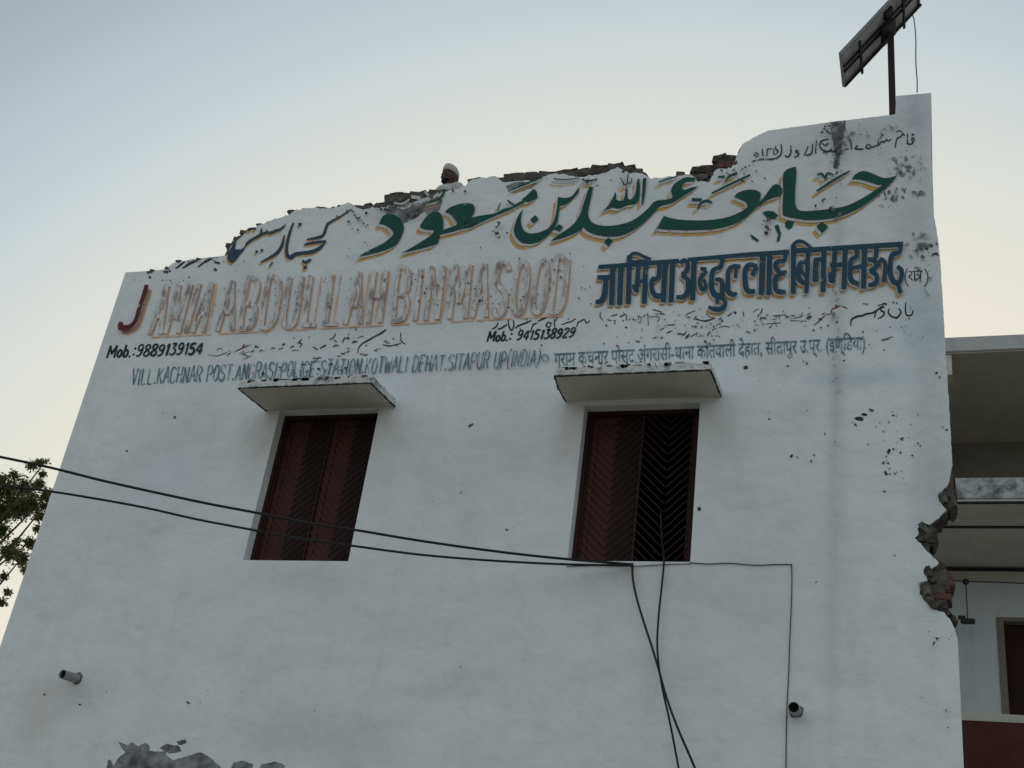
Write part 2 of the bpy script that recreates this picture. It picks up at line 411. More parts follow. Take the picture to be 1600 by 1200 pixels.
def wall_slab(name, topline, rightline, y0, y1, mat, zones, seed, hole_grow=0.0, inset=0.0, amp=1.6):
    top = jitter_line(topline, 5, amp, zones, seed)
    rl = jitter_line(rightline, 4, .9, [(1425, 1490)], seed + 3)
    pts = [at(x, y) for x, y in top] + [at(x, y) for x, y in TOPR] + [at(x, y) for x, y in rl]
    outer = [Vector((p.x, p.z - inset, 0)) for p in pts]
    outer += [Vector((XR, Z0, 0)), Vector((XL, Z0, 0))]
    outer[0].x = XL
    loops = [outer]
    for Wd in (W1, W2):
        g = hole_grow
        loops.append([Vector((Wd['x0']-g, Wd['z0']-g, 0)), Vector((Wd['x1']+g, Wd['z0']-g, 0)), Vector((Wd['x1']+g, Wd['z1']+g, 0)), Vector((Wd['x0']-g, Wd['z1']+g, 0))])
    tris = tessellate_polygon(loops)
    flat = [v for L in loops for v in L]
    n = len(flat)
    vs = [(v.x, y0, v.y) for v in flat] + [(v.x, y1, v.y) for v in flat]
    fs = [tuple(t) for t in tris] + [tuple(i + n for i in reversed(t)) for t in tris]
    o = 0
    for L in loops:
        k = len(L)
        for i in range(k):
            j = (i + 1) % k
            fs.append((o + i, o + j, n + o + j, n + o + i))
        o += k
    me = bpy.data.meshes.new(name); me.from_pydata(vs, [], fs)
    bm = bmesh.new(); bm.from_mesh(me); bmesh.ops.recalc_face_normals(bm, faces=bm.faces); bm.to_mesh(me); bm.free()
    me.materials.append(mat)
    return child(link(bpy.data.objects.new(name, me)))
EXPZ = [(350, 1185)]
wall_slab('plaster_face', PLA, RIGHT_P, 0.0, .022, M_wall, EXPZ, 11)
wall_slab('brick_wall_core', [(x, y + 3.5) for x, y in SIL[:-3]] + [(1300, 192), (1399, 180)], RIGHT_C, .024, .235, M_core, EXPZ, 12, inset=.0, amp=2.4, hole_grow=.03)

# the rest of the shell
SX1 = XR - 1.05
child(box_obj('side_wall', XL + .002, XL + .23, .237, 6.5, 0, ROOFZ - .12, M_wall))
child(box_obj('side_wall', SX1 - .23, SX1, .237, 6.5, 0, ROOFZ - .12, M_wall))
child(box_obj('rear_wall', XL + .232, SX1 - .232, 6.27, 6.5, 0, ROOFZ - .12, M_wall))
child(box_obj('roof_slab', XL + .004, SX1 + .05, .239, 6.6, ROOFZ - .118, ROOFZ, M_roof))
child(box_obj('floor_slab', XL + .232, SX1 - .232, .237, 6.26, 4.3, 4.42, M_roof))
# pier on the right end of the parapet, a brick thick, continues up as the pillar
p0 = at(1400, 150)
# ---- loose brickwork along the broken edge
def brick_mesh(seed, L, H, D, rough=.012):
    rnd = random.Random(seed); bm = bmesh.new()
    box(bm, -L/2, L/2, -D/2, D/2, -H/2, H/2)
    bmesh.ops.subdivide_edges(bm, edges=bm.edges[:], cuts=1, use_grid_fill=True)
    for v in bm.verts:
        v.co += Vector((rnd.uniform(-1, 1), rnd.uniform(-1, 1), rnd.uniform(-1, 1))) * rough
    me = bpy.data.meshes.new('brick'); bmesh.ops.recalc_face_normals(bm, faces=bm.faces); bm.to_mesh(me); bm.free()
    return me
BR = {}
for mi, mt in enumerate((M_brick, M_brickg, M_brickr)):
    for k in range(5):
        me = brick_mesh(100 + mi*10 + k, (.22, .17, .12, .2, .09)[k], (.07, .065, .06, .05, .055)[k], .20, .010)
        me.materials.append(mt); BR[(mi, k)] = me
def put_brick(px, py, Y, mi, k, rz=0, tilt=0, sc=1.0):
    p = at(px, py, Y - .10); p.y = Y
    o = bpy.data.objects.new('brick', BR[(mi, k)]); link(o)
    o.location = (p.x + 4, p.y, p.z); o.rotation_euler = (random.uniform(-.1, .1), tilt, rz); o.scale = (sc, 1, sc)
    o.parent = BASE
    return o
def sil_y(x, line=SIL):
    for (x0, y0), (x1, y1) in zip(line, line[1:]):
        if x0 <= x <= x1 and x1 > x0: return y0 + (y1-y0)*(x-x0)/(x1-x0)
    return line[-1][1]
rb = random.Random(21)
x = 353.0
while x < 1080:
    k = rb.choice((0, 1, 2, 3, 4, 4)); L = (.22, .17, .12, .2, .09)[k] * 118
    gap = sil_y(x + L/2, PLA) - sil_y(x + L/2)
    thick = (775 < x < 1000) or (600 < x < 690) or (355 < x < 410)
    if rb.random() < (.95 if thick else .5) and not (1017 < x < 1040) and not (684 < x < 722):
        sy = max(sil_y(x + L*.3), sil_y(x + L*.7))
        if x < 600: k = 4; sy += 2.0
        put_brick(x + (.09*59 if x < 600 else L/2), sy + (5 if thick else 5.5) + rb.uniform(-1.0, 1.5), .135, rb.choice((0, 1, 1, 0)), k, rb.uniform(-.12, .12), rb.uniform(-.12, .12) - .02, rb.uniform(.7, .9))
    if gap > 11 and rb.random() < .9:
        put_brick(x + L/2 + rb.uniform(-5, 5), sil_y(x + L/2) + 14, .118, rb.choice((0, 1, 0)), rb.choice((2, 4, 1)), rb.uniform(-.1, .1), rb.uniform(-.2, .2), .8)
    x += (L if x > 600 else 11) * rb.uniform(.8, 1.15)
for (px, py, mi, k, ti, sc) in ((1090,263,0,2,.1,1.1),(1104,262,0,4,-.1,1.3),(1094,275,1,1,.05,.95),(1108,272,0,4,.2,.9),(1124,245,0,2,-.05,1.15),(1140,246,0,4,.1,1.2),
                            (1134,256,2,1,.05,1.0),(1126,253,0,4,.3,1.0),(1147,255,0,4,-.2,.8),(1064,272,1,4,0,.8),
                            (238,423,1,4,0,.6),(262,419,1,4,.4,.6),(278,409,0,4,0,.7),(310,405,1,4,0,.6),(337,402,1,2,0,.5)):
    put_brick(px, py, .10, mi, k, rb.uniform(-.1, .1), ti, sc)
# the broken right-hand corner
for (px, py, Y, mi, k, ti, sc) in ((1486,742,.14,0,4,1.3,.9),(1487,758,.13,0,2,1.5,.8),(1478,771,.10,0,2,1.2,.8),(1486,776,.13,1,1,1.4,.9),(1482,790,.12,0,4,.7,1.0),(1472,778,.09,1,4,1.2,.9),
                                (1470,805,.12,0,4,-.6,.8),(1460,815,.12,0,2,-.5,.7),(1443,826,.10,1,2,.9,.95),(1451,830,.12,0,4,.3,1.2),(1445,839,.10,0,2,.1,1.0),(1452,845,.13,0,4,.4,1.0),(1456,834,.13,0,4,.2,.8),
                                (1465,887,.12,0,2,-.5,.9),(1452,893,.09,0,4,1.2,.9),(1468,897,.13,2,1,.05,1.0),(1454,904,.10,0,4,.9,.8),(1468,910,.13,2,1,0,1.0),(1484,912,.14,0,4,.4,.7),(1480,919,.12,0,4,.7,.6),
                                (1465,920,.13,2,1,0,1.0),(1466,931,.11,2,3,.02,.95),(1447,920,.08,1,4,1.2,1.1),(1452,936,.09,1,4,.8,.9),(1467,943,.11,0,2,.1,1.0),(1460,945,.08,0,4,.4,.9),(1482,956,.12,0,4,.9,.8),(1488,968,.12,0,4,1.0,.6)):
    put_brick(px, py, Y, mi, k, rb.uniform(-.15, .15), ti, sc)

# ---- window joinery
def window(Wd, open_right, lab):
    x0, x1, z0, z1 = Wd['x0'], Wd['x1'], Wd['z0'], Wd['z1']
    # frame
    bm = bmesh.new()
    fw = .035
    box(bm, x0 + .001, x0 + fw, .11, .18, z0 + .001, z1 - .001); box(bm, x1 - fw, x1 - .001, .11, .18, z0 + .001, z1 - .001)
    box(bm, x0 + fw + .001, x1 - fw - .001, .111, .179, z1 - fw, z1 - .001); box(bm, x0 + fw + .001, x1 - fw - .001, .111, .179, z0 + .001, z0 + fw)
    child(bm_obj('window_frame', bm, M_frame))
    # leaves
    a, b = x0 + fw + .003, x1 - fw - .003
    mid = (a + b) / 2
    for side, (l, r) in enumerate(((a, mid - .002), (mid + .002, b))):
        bm = bmesh.new()
        if side == 1 and open_right:
            # swung inwards, nearly square to the wall
            box(bm, r - .055, r - .02, .19, .19 + (r - l) * .95, z0 + fw + .004, z1 - fw - .004)
        else:
            zz0, zz1 = z0 + fw + .004, z1 - fw - .004
            box(bm, l, r, .182, .205, zz0, zz1)
            for (u0, u1, v0, v1) in ((l, l + .06, zz0, zz1), (r - .06, r, zz0, zz1), (l + .061, r - .061, zz0, zz0 + .07), (l + .061, r - .061, zz1 - .07, zz1)):
                box(bm, u0 + .001, u1 - .001, .168, .1815, v0 + .001, v1 - .001)
        child(bm_obj('shutter', bm, M_shut))
    # iron grille: four bays of slanting bars, a V in each half
    gr = bpy.data.objects.new('window_grille', None); link(gr); child(gr)
    def sub(o): o.parent = gr; o.matrix_parent_inverse = Matrix.Identity(4); return o
    # (grille empty sits at world origin through the parent inverse)
    bm = bmesh.new(); ys = .138
    q = (b - a) / 4
    for k in (0, 2, 4):
        xx = a + k * q
        xx = min(max(xx, a + .008), b - .008)
        box(bm, xx - .008, xx + .008, ys - .009, ys + .009, z0 + fw + .002, z1 - fw - .002)
    st = bm_obj('stile', bm, M_frame); sub(st)
    zz0, zz1 = z0 + fw + .004, z1 - fw - .004
    step = .078
    for c in range(4):
        l, r = a + c * q + .006, a + (c + 1) * q - .006
        up = c % 2 == 1
        z = zz0 - q
        while z < zz1:
            za, zb = (z, z + (r - l) * 1.0) if up else (z + (r - l) * 1.0, z)
            xa, xb = l, r
            # clip
            def clip(xa, za, xb, zb):
                pts = []
                for (x_, z_, ox, oz) in ((xa, za, xb, zb), (xb, zb, xa, za)):
                    if z_ < zz0:
                        if oz <= zz0: return None
                        t = (zz0 - z_) / (oz - z_); x_, z_ = x_ + (ox - x_) * t, zz0
                    if z_ > zz1:
                        if oz >= zz1: return None
                        t = (zz1 - z_) / (oz - z_); x_, z_ = x_ + (ox - x_) * t, zz1
                    pts.append((x_, z_))
                return pts
            cp = clip(xa, za, xb, zb)
            if cp and math.hypot(cp[0][0]-cp[1][0], cp[0][1]-cp[1][1]) > .03:
                bm = bmesh.new()
                plain = not up and not (open_right and c == 2)  # this slant takes the shutter colour, painting in how the light hides it
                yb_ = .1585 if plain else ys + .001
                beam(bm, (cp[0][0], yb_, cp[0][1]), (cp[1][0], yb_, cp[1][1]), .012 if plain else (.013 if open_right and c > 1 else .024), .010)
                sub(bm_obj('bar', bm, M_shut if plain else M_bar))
            z += step
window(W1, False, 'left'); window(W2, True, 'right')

for Wd in (W1, W2):
    g = .029; x0, x1, z0, z1 = Wd['x0'], Wd['x1'], Wd['z0'], Wd['z1']
    bm = bmesh.new()
    box(bm, x0 - g, x0 - .0005, .0225, .233, z0 - g, z1 + g); box(bm, x1 + .0005, x1 + g, .0225, .233, z0 - g, z1 + g)
    box(bm, x0, x1, .0225, .233, z1 + .0005, z1 + g); box(bm, x0, x1, .0225, .233, z0 - g, z0 - .0005)
    child(bm_obj('window_reveal', bm, M_wall))

# ---- sunshades above the windows
def sunshade(inner_l, inner_r, pz, d, chop, seed):
    rnd = random.Random(seed)
    xa, xb = at(inner_l, pz[0]).x, at(inner_r, pz[1]).x
    z = (zat(inner_l, pz[0]) + zat(inner_r, pz[1])) / 2
    t = .075
    pts = [(xa, -.001), (xa + chop * .25, -d * .55), (xa + chop, -d)] if chop else [(xa, -.001), (xa, -d)]
    pts += [(xb, -d), (xb, -.001)]
    # roughened outline
    out = []
    for (a0, b0), (a1, b1) in zip(pts, pts[1:]):
        n = max(2, int(math.hypot(a1-a0, b1-b0) / .035))
        for k in range(n):
            s_ = k / n; out.append((a0 + (a1-a0)*s_ + rnd.uniform(-.002, .002), b0 + (b1-b0)*s_ + rnd.uniform(-.003, .003)))
    out.append(pts[-1])
    n = len(out)
    dr = lambda y_: .058 * y_ / d                  # the slab droops towards its outer edge
    vs = [(x_, y_, z + dr(y_)) for x_, y_ in out] + [(x_ + rnd.uniform(-.003, .003), y_ + rnd.uniform(0, .010), z + t + dr(y_) + rnd.uniform(-.018, .012)) for x_, y_ in out]
    fs = [tuple(range(n))[::-1], tuple(range(n, 2*n))] + [(i, (i+1) % n, n + (i+1) % n, n + i) for i in range(n)]
    o = child(mesh_obj('sunshade', vs, fs, None))
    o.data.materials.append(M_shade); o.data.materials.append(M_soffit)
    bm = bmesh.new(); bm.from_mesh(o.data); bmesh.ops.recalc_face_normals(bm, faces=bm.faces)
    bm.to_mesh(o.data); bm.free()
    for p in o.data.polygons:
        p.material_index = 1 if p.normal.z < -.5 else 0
    # dark drip edge, swollen with damp, right round the slab's lower arris
    bm = bmesh.new()
    ed = [(x_, y_) for x_, y_ in out]
    for (a0, b0), (a1, b1) in zip(ed, ed[1:]):
        wd = rnd.uniform(.007, .014)
        beam(bm, (a0, b0 + .002, z - .001 + dr(b0)), (a1, b1 + .002, z - .001 + dr(b1)), wd, wd * 1.1, Vector((0, 0, 1)))
    child(bm_obj('drip_edge', bm, M_damp))
    # crumbs on the upper arris
    bm = bmesh.new()
    for i in range(26):
        cx = rnd.uniform(xa + .05, xb - .03); L = rnd.uniform(.015, .07); h = rnd.uniform(.008, .022)
        box(bm, cx, cx + L, -d + .005, -d + .05, z + t - .075, z + t + h - .062)
    o2 = child(bm_obj('crumbled_render', bm, M_chip)); o2['kind'] = 'stuff'
    return xa, xb, z, t
S1 = sunshade(416, 617, (642, 635.5), .56, 0, 5)
S2 = sunshade(884, 1127, (627, 620), .56, .055, 6)
# soft grey band under the shade on the left jamb side is only real shade

# ---- drain spouts
def spout(px, py, dx, dz, L, r=.042):
    p = at(px, py)
    a = Vector((p.x, .02, p.z)); b = a + Vector((dx, -L, dz))
    n = 16; d = (b - a).normalized(); u = d.cross(Vector((0, 0, 1))).normalized(); v = u.cross(d)
    vs, fs = [], []
    for (pt, rad) in ((a, r), (b, r), (b, r - .005), (a + d * .05, r - .005)):
        for k in range(n):
            an = 2 * math.pi * k / n; vs.append(pt + u * math.cos(an) * rad + v * math.sin(an) * rad)
    for i in range(3):
        for k in range(n): fs.append((i*n+k, i*n+(k+1) % n, (i+1)*n+(k+1) % n, (i+1)*n+k))
    pipe = child(mesh_obj('drain_spout', vs, fs, M_pipe, smooth=False))
    ce = a + d * (L - .018)
    vs = [ce + u * math.cos(2*math.pi*k/n) * (r-.006) + v * math.sin(2*math.pi*k/n) * (r-.006) for k in range(n)]
    child(mesh_obj('spout_mouth_shade', vs, [tuple(range(n))], M_void))  # black disc set inside the pipe, painting the shade of its hollow
    bm = bmesh.new()
    rnd = random.Random(int(px))
    c0 = Vector((p.x, -.0015, p.z)); ring = []
    for k in range(14):
        an = 2*math.pi*k/14; rr = r + rnd.uniform(.006, .018); ring.append(bm.verts.new(c0 + Vector((math.cos(an)*rr, 0, math.sin(an)*rr))))
    top = [bm.verts.new(v_.co + (a - v_.co) * .0 + Vector((0, -.008, 0)) - (v_.co - c0).normalized() * .008) for v_ in ring]
    for k in range(14): bm.faces.new((ring[k], ring[(k+1) % 14], top[(k+1) % 14], top[k]))
    bm.faces.new(top)
    child(bm_obj('mortar_collar', bm, M_chip))
spout(121, 1060, -.02, -.02, .21)
spout(1244, 1111, .0, -.02, .19)

# ------------------------------------------------------------------ painted writing
LAYER = [0]
class Paintwork:
    """flat shapes of paint on the plaster; every shape lies a hair above the one before"""
    def __init__(s, name, mat, base):
        s.name, s.mat, s.vs, s.fs, s.y = name, mat, [], [], base; s.cuts = []
    def cut(s):
        s.cuts.append((len(s.vs), len(s.fs)))
    def poly(s, pts, off=(0, 0)):
        V = [at(x_ + off[0], y_ + off[1]) for x_, y_ in pts]
        tr = tessellate_polygon([[Vector((v.x, v.z, 0)) for v in V]])
        o = len(s.vs); s.vs += [(v.x, -s.y, v.z) for v in V]; s.fs += [tuple(o + i for i in t) for t in tr]
        s.y += .00012
    def stroke(s, pts, off=(0, 0), smooth=4, default=2.0):
        P = [(p[0], p[1], p[2] if len(p) > 2 else default) for p in pts]
        if not smooth and len(P) > 2:          # straight strokes of the brush, one after the other
            for a_, b_ in zip(P, P[1:]): s.stroke([a_, b_], off, 0)
            return
        P = catmull(P, smooth) if smooth else P
        n = len(P); L = []; Rr = []
        for i, (x_, y_, w_) in enumerate(P):
            xa, ya, _ = P[max(i-1, 0)]; xb, yb, _ = P[min(i+1, n-1)]
            dx, dy = xb-xa, yb-ya; q = math.hypot(dx, dy) or 1; nx, ny = -dy/q, dx/q
            if i == 0: x_ -= dx/q*w_*.2; y_ -= dy/q*w_*.2
            if i == n-1: x_ += dx/q*w_*.2; y_ += dy/q*w_*.2
            L.append((x_+nx*w_/2, y_+ny*w_/2)); Rr.append((x_-nx*w_/2, y_-ny*w_/2))
        for i in range(n-1):
            q4 = [L[i], L[i+1], Rr[i+1], Rr[i]]
            V = [at(x_+off[0], y_+off[1]) for x_, y_ in q4]; o = len(s.vs)
            s.vs += [(v.x, -s.y, v.z) for v in V]; s.fs.append((o, o+1, o+2, o+3)); s.y += .00003
    def blob(s, x_, y_, r, asp=1.0, rot=.7, n=7, off=(0, 0), rnd=None):
        pts = []
        for k in range(n):
            a = 2*math.pi*k/n; rr = r * (rnd.uniform(.6, 1.25) if rnd else 1)
            u, v = math.cos(a)*rr, math.sin(a)*rr*asp
            pts.append((x_ + u*math.cos(rot) - v*math.sin(rot), y_ + u*math.sin(rot) + v*math.cos(rot)))
        s.poly(pts, off)
    def build(s, label=None, kind=None):
        cuts = sorted(set([(0, 0)] + s.cuts + [(len(s.vs), len(s.fs))])); o = None
        for (v0, f0), (v1, f1) in zip(cuts, cuts[1:]):
            if f1 == f0: continue
            o = child(mesh_obj(s.name, s.vs[v0:v1], [tuple(i - v0 for i in f) for f in s.fs[f0:f1]], s.mat))
            for p in o.data.polygons:          # all faces towards the street
                if p.normal.y > 0: p.flip()
            o.data.update()
            if label: o['label'] = label
            if not s.cuts: o['kind'] = 'stuff'
        return o
def tr(pts, ox, oy, sc): return [((p[0]/sc + ox), (p[1]/sc + oy)) + ((p[2]/sc,) if len(p) > 2 else ()) for p in pts]
Z1 = (540, 240, 5.0); Z2 = (780, 240, 5.0); Z3 = (1000, 240, 6.667); Z4 = (1180, 170, 5.217); Z5 = (330, 300, 5.926)
D1 = (920, 370, 6.154); D2 = (1160, 360, 5.0)

GREEN_P = [
 (Z1, [(300,490),(345,475),(400,490),(440,530),(460,580),(450,625),(425,680),(400,715),(350,745),(280,770),(200,790),(105,812),(160,775),(230,740),(300,705),(345,670),(375,640),(370,610),(340,580),(300,560),(265,555),(280,520)]),
 (Z1, [(583,575),(600,545),(630,505),(665,472),(710,458),(750,478),(765,530),(765,590),(742,640),(725,700),(690,720),(600,745),(520,765),(435,785),(500,750),(570,710),(640,665),(685,628),(690,603),(640,600),(600,590)]),
 (Z1, [(782,462),(800,440),(830,422),(890,400),(950,393),(1000,403),(1012,440),(1000,480),(975,508),(1060,490),(1130,480),(1180,470),(1230,440),(1290,425),(1340,395),(1390,370),(1402,385),(1330,425),(1240,465),(1150,502),(1060,542),(980,582),(920,592),(850,612),(745,638),(735,612),(800,590),(860,568),(872,545),(850,512),(830,485),(805,472)]),
 (Z1, [(1380,365),(1420,330),(1470,282),(1495,300),(1502,350),(1470,368),(1420,383)]),
 (Z2, [(192,438),(178,480),(172,530),(182,582),(207,615),(250,630),(310,622),(370,600),(412,560),(440,500),(455,420),(461,343),(485,350),(530,352),(570,338),(610,290),(630,265),(622,310),(590,345),(535,395),(480,415),(474,440),(462,520),(440,580),(400,628),(350,670),(300,700),(230,710),(170,695),(130,650),(118,600),(133,540),(160,478)]),
 (Z2, [(403,690),(460,645),(530,600),(590,550),(630,490),(655,420),(680,340),(705,268),(737,265),(724,330),(705,420),(697,480),(715,530),(760,560),(850,572),(950,560),(1040,530),(1110,485),(1170,430),(1205,390),(1245,372),(1330,363),(1358,345),(1345,300),(1365,250),(1410,215),(1470,190),(1535,203),(1525,222),(1470,225),(1437,245),(1425,272),(1450,290),(1500,272),(1560,262),(1500,302),(1450,332),(1400,365),(1340,397),(1280,410),(1240,432),(1190,490),(1120,555),(1050,605),(960,645),(860,655),(760,640),(690,610),(660,578),(640,602),(590,630),(500,665)]),
 (Z2, [(783,473),(830,440),(868,392),(897,340),(905,308),(916,320),(915,365),(940,375),(973,370),(985,330),(992,278),(1006,280),(1005,340),(1020,368),(1050,350),(1070,300),(1080,208),(1100,204),(1100,300),(1090,370),(1060,400),(1000,410),(940,435),(890,427),(850,440)]),
 (Z2, [(1124,203),(1152,195),(1144,300),(1127,402),(1114,402),(1120,300)]),
 (Z2, [(245,520),(285,487),(313,518),(272,551)]),
 (Z2, [(430,600),(470,558),(503,578),(475,615)]),
 (Z2, [(820,700),(855,663),(892,688),(855,732)]),
 (Z3, [(148,832),(190,770),(250,658),(330,682),(450,700),(600,705),(750,700),(900,675),(1000,640),(1080,600),(1122,562),(1110,520),(1060,492),(983,460),(1020,420),(1100,390),(1200,388),(1262,420),(1254,480),(1240,518),(1290,470),(1340,400),(1388,340),(1440,330),(1482,380),(1472,440),(1400,465),(1330,492),(1260,545),(1200,582),(1150,632),(1080,692),(980,742),(850,782),(700,800),(500,806),(350,802),(240,796),(190,790)]),
 (Z4, [(235,525),(330,480),(338,520),(326,700),(330,790),(350,828),(400,842),(500,836),(620,822),(740,800),(850,750),(950,690),(1048,622),(1000,626),(920,600),(850,582),(788,582),(820,540),(880,515),(950,533),(1040,570),(1100,568),(1162,550),(1100,622),(1020,692),(920,772),(820,832),(700,882),(580,906),(450,914),(340,902),(250,882),(224,850),(230,700)]),
 (Z4, [(500,970),(545,928),(597,970),(545,1020)]),
]
GREEN_S = [
 (Z1, [(775,285,14),(760,330,18),(722,368,14),(648,390,7)]),
 (Z3, [(550,488,34),(640,492,30)]), (Z3, [(600,582,12),(640,525,22),(700,502,28),(752,522,20)]), (Z3, [(820,255,20),(880,250,26)]),
 (Z3, [(890,298,10),(935,245,22),(1012,215,26)]), (Z3, [(752,422,16),(950,325,20),(1148,232,18)]),
 (Z4, [(505,678,16),(640,590,18),(770,517,13)]), (Z4, [(505,545,12),(545,540,20),(575,582,12)]), (Z4, [(572,585,10),(590,535,20),(640,548,10)]),
 (Z1, [(1305,288,8),(1420,240,12),(1540,195,9)]), (Z1, [(1270,372,12),(1300,398,16),(1320,404,12)]), (Z1, [(1190,455,8),(1215,392,8)]),
 (Z2, [(430,203,9),(510,212,9),(630,200,7)]), (Z2, [(660,212,10),(700,222,14),(752,212,10)]), (Z2, [(690,240,8),(700,205,8)]),
 (Z2, [(960,210,7),(972,242,9),(1000,246,10),(1012,165,8)]), (Z2, [(1012,240,8),(1034,235,9),(1040,198,7)]),
 (Z2, [(1250,232,10),(1320,208,12),(1392,186,9)]),
]
CHIPG = [(Z3, [(1275,615),(1330,600),(1400,610),(1440,650),(1400,690),(1340,672),(1300,650)]), (Z3, [(1510,720),(1560,690),(1600,705),(1590,770),(1545,795),(1515,765)]),
         (Z3, [(1140,840),(1180,860),(1240,905),(1225,925),(1170,890)]), (Z3, [(1400,760),(1440,740),(1470,830),(1455,910),(1420,930),(1440,850)])]
def paint_sign(greenP, greenS, mat, layers, label, name):
    y = .0022
    for i, (off, m, grow) in enumerate(layers + [((0, 0), mat, 0)]):
        pw = Paintwork(name if m is mat else name + '_shade', m, y)
        for Z, P in greenP:
            pw.poly([(a, b) for a, b in catmull_closed(tr(P, *Z))], off)
            if m is mat: pw.cut()
        for Z, P in greenS:
            pw.stroke(tr(P, *Z), off)
            if m is mat: pw.cut()
        pw.build(label if m is mat else None)
        y = pw.y + .0006
    return y
def catmull_closed(pts, n=3):
    P = list(pts); m = len(P); out = []
    for i in range(m):
        p0, p1, p2, p3 = P[i-1], P[i], P[(i+1) % m], P[(i+2) % m]
        # keep sharp corners sharp
        def ang(a, b, c):
            v1 = (b[0]-a[0], b[1]-a[1]); v2 = (c[0]-b[0], c[1]-b[1])
            q = math.hypot(*v1) * math.hypot(*v2) or 1
            return (v1[0]*v2[0] + v1[1]*v2[1]) / q
        if ang(p0, p1, p2) < .45: p0 = p1
        if ang(p1, p2, p3) < .45: p3 = p2
        for k in range(n):
            t = k / n
            out.append(tuple(.5*((2*b)+(-a+c)*t+(2*a-5*b+4*c-d)*t*t+(-a+3*b-3*c+d)*t**3) for a, b, c, d in zip(p0, p1, p2, p3)))
    return out
paint_sign(GREEN_P, GREEN_S, P_green, [((-7.5, 8.5), P_ochre, 0), ((-3.6, 3.8), P_white, 0)], 'large green Urdu name with ochre shading', 'painted_urdu_heading')
pw = Paintwork('flaked_green_paint', P_green, .0075)
for Z, P in CHIPG: pw.poly(tr(P, *Z))
pw.build()

# blue Urdu place name at the left
URB_P = [(Z5, [(152,600),(170,545),(212,470),(225,430),(238,440),(222,530),(262,535),(300,520),(330,475),(350,460),(300,548),(262,590),(240,625),(195,662),(165,640)])]
URB_S = [(Z5, [(1300,160,9),(1200,228,14),(1090,290,20),(1068,330,22),(1050,385,24),(1020,415,26),(950,432,22),(890,442,12)]),
 (Z5, [(865,490,14),(950,472,24),(1062,458,18)]), (Z5, [(1062,462,12),(1010,520,30),(930,558,34),(850,568,30),(780,580,34),(740,608,38),(708,590,32),(702,520,26),(718,430,24),(742,345,20),(765,292,16)]),
 (Z5, [(680,405,12),(662,490,24),(620,560,30),(550,608,22),(460,655,10)]),
 (Z5, [(692,305,8),(650,345,20),(600,362,24),(550,382,26),(510,380,22),(470,395,24),(420,425,26),(370,452,24),(330,485,22)]), (Z5, [(470,345,14),(462,395,20)]), (Z5, [(520,355,12),(515,385,16)]),
 (Z5, [(345,352,24),(362,356,24)]), (Z5, [(395,346,22),(412,344,22)]), (Z5, [(418,556,22),(432,556,22)]), (Z5, [(465,545,22),(480,545,22)]), (Z5, [(545,690,12),(572,655,14)]),
 (Z5, [(815,305,26),(835,302,26)]), (Z5, [(850,642,22),(880,655,26),(925,628,22)]), (Z5, [(862,705,30),(885,700,30)])]
paint_sign(URB_P, URB_S, P_blue2, [((-2.5, 3.5), P_ochre, 0)], 'slate blue Urdu place name', 'painted_urdu_place_name')

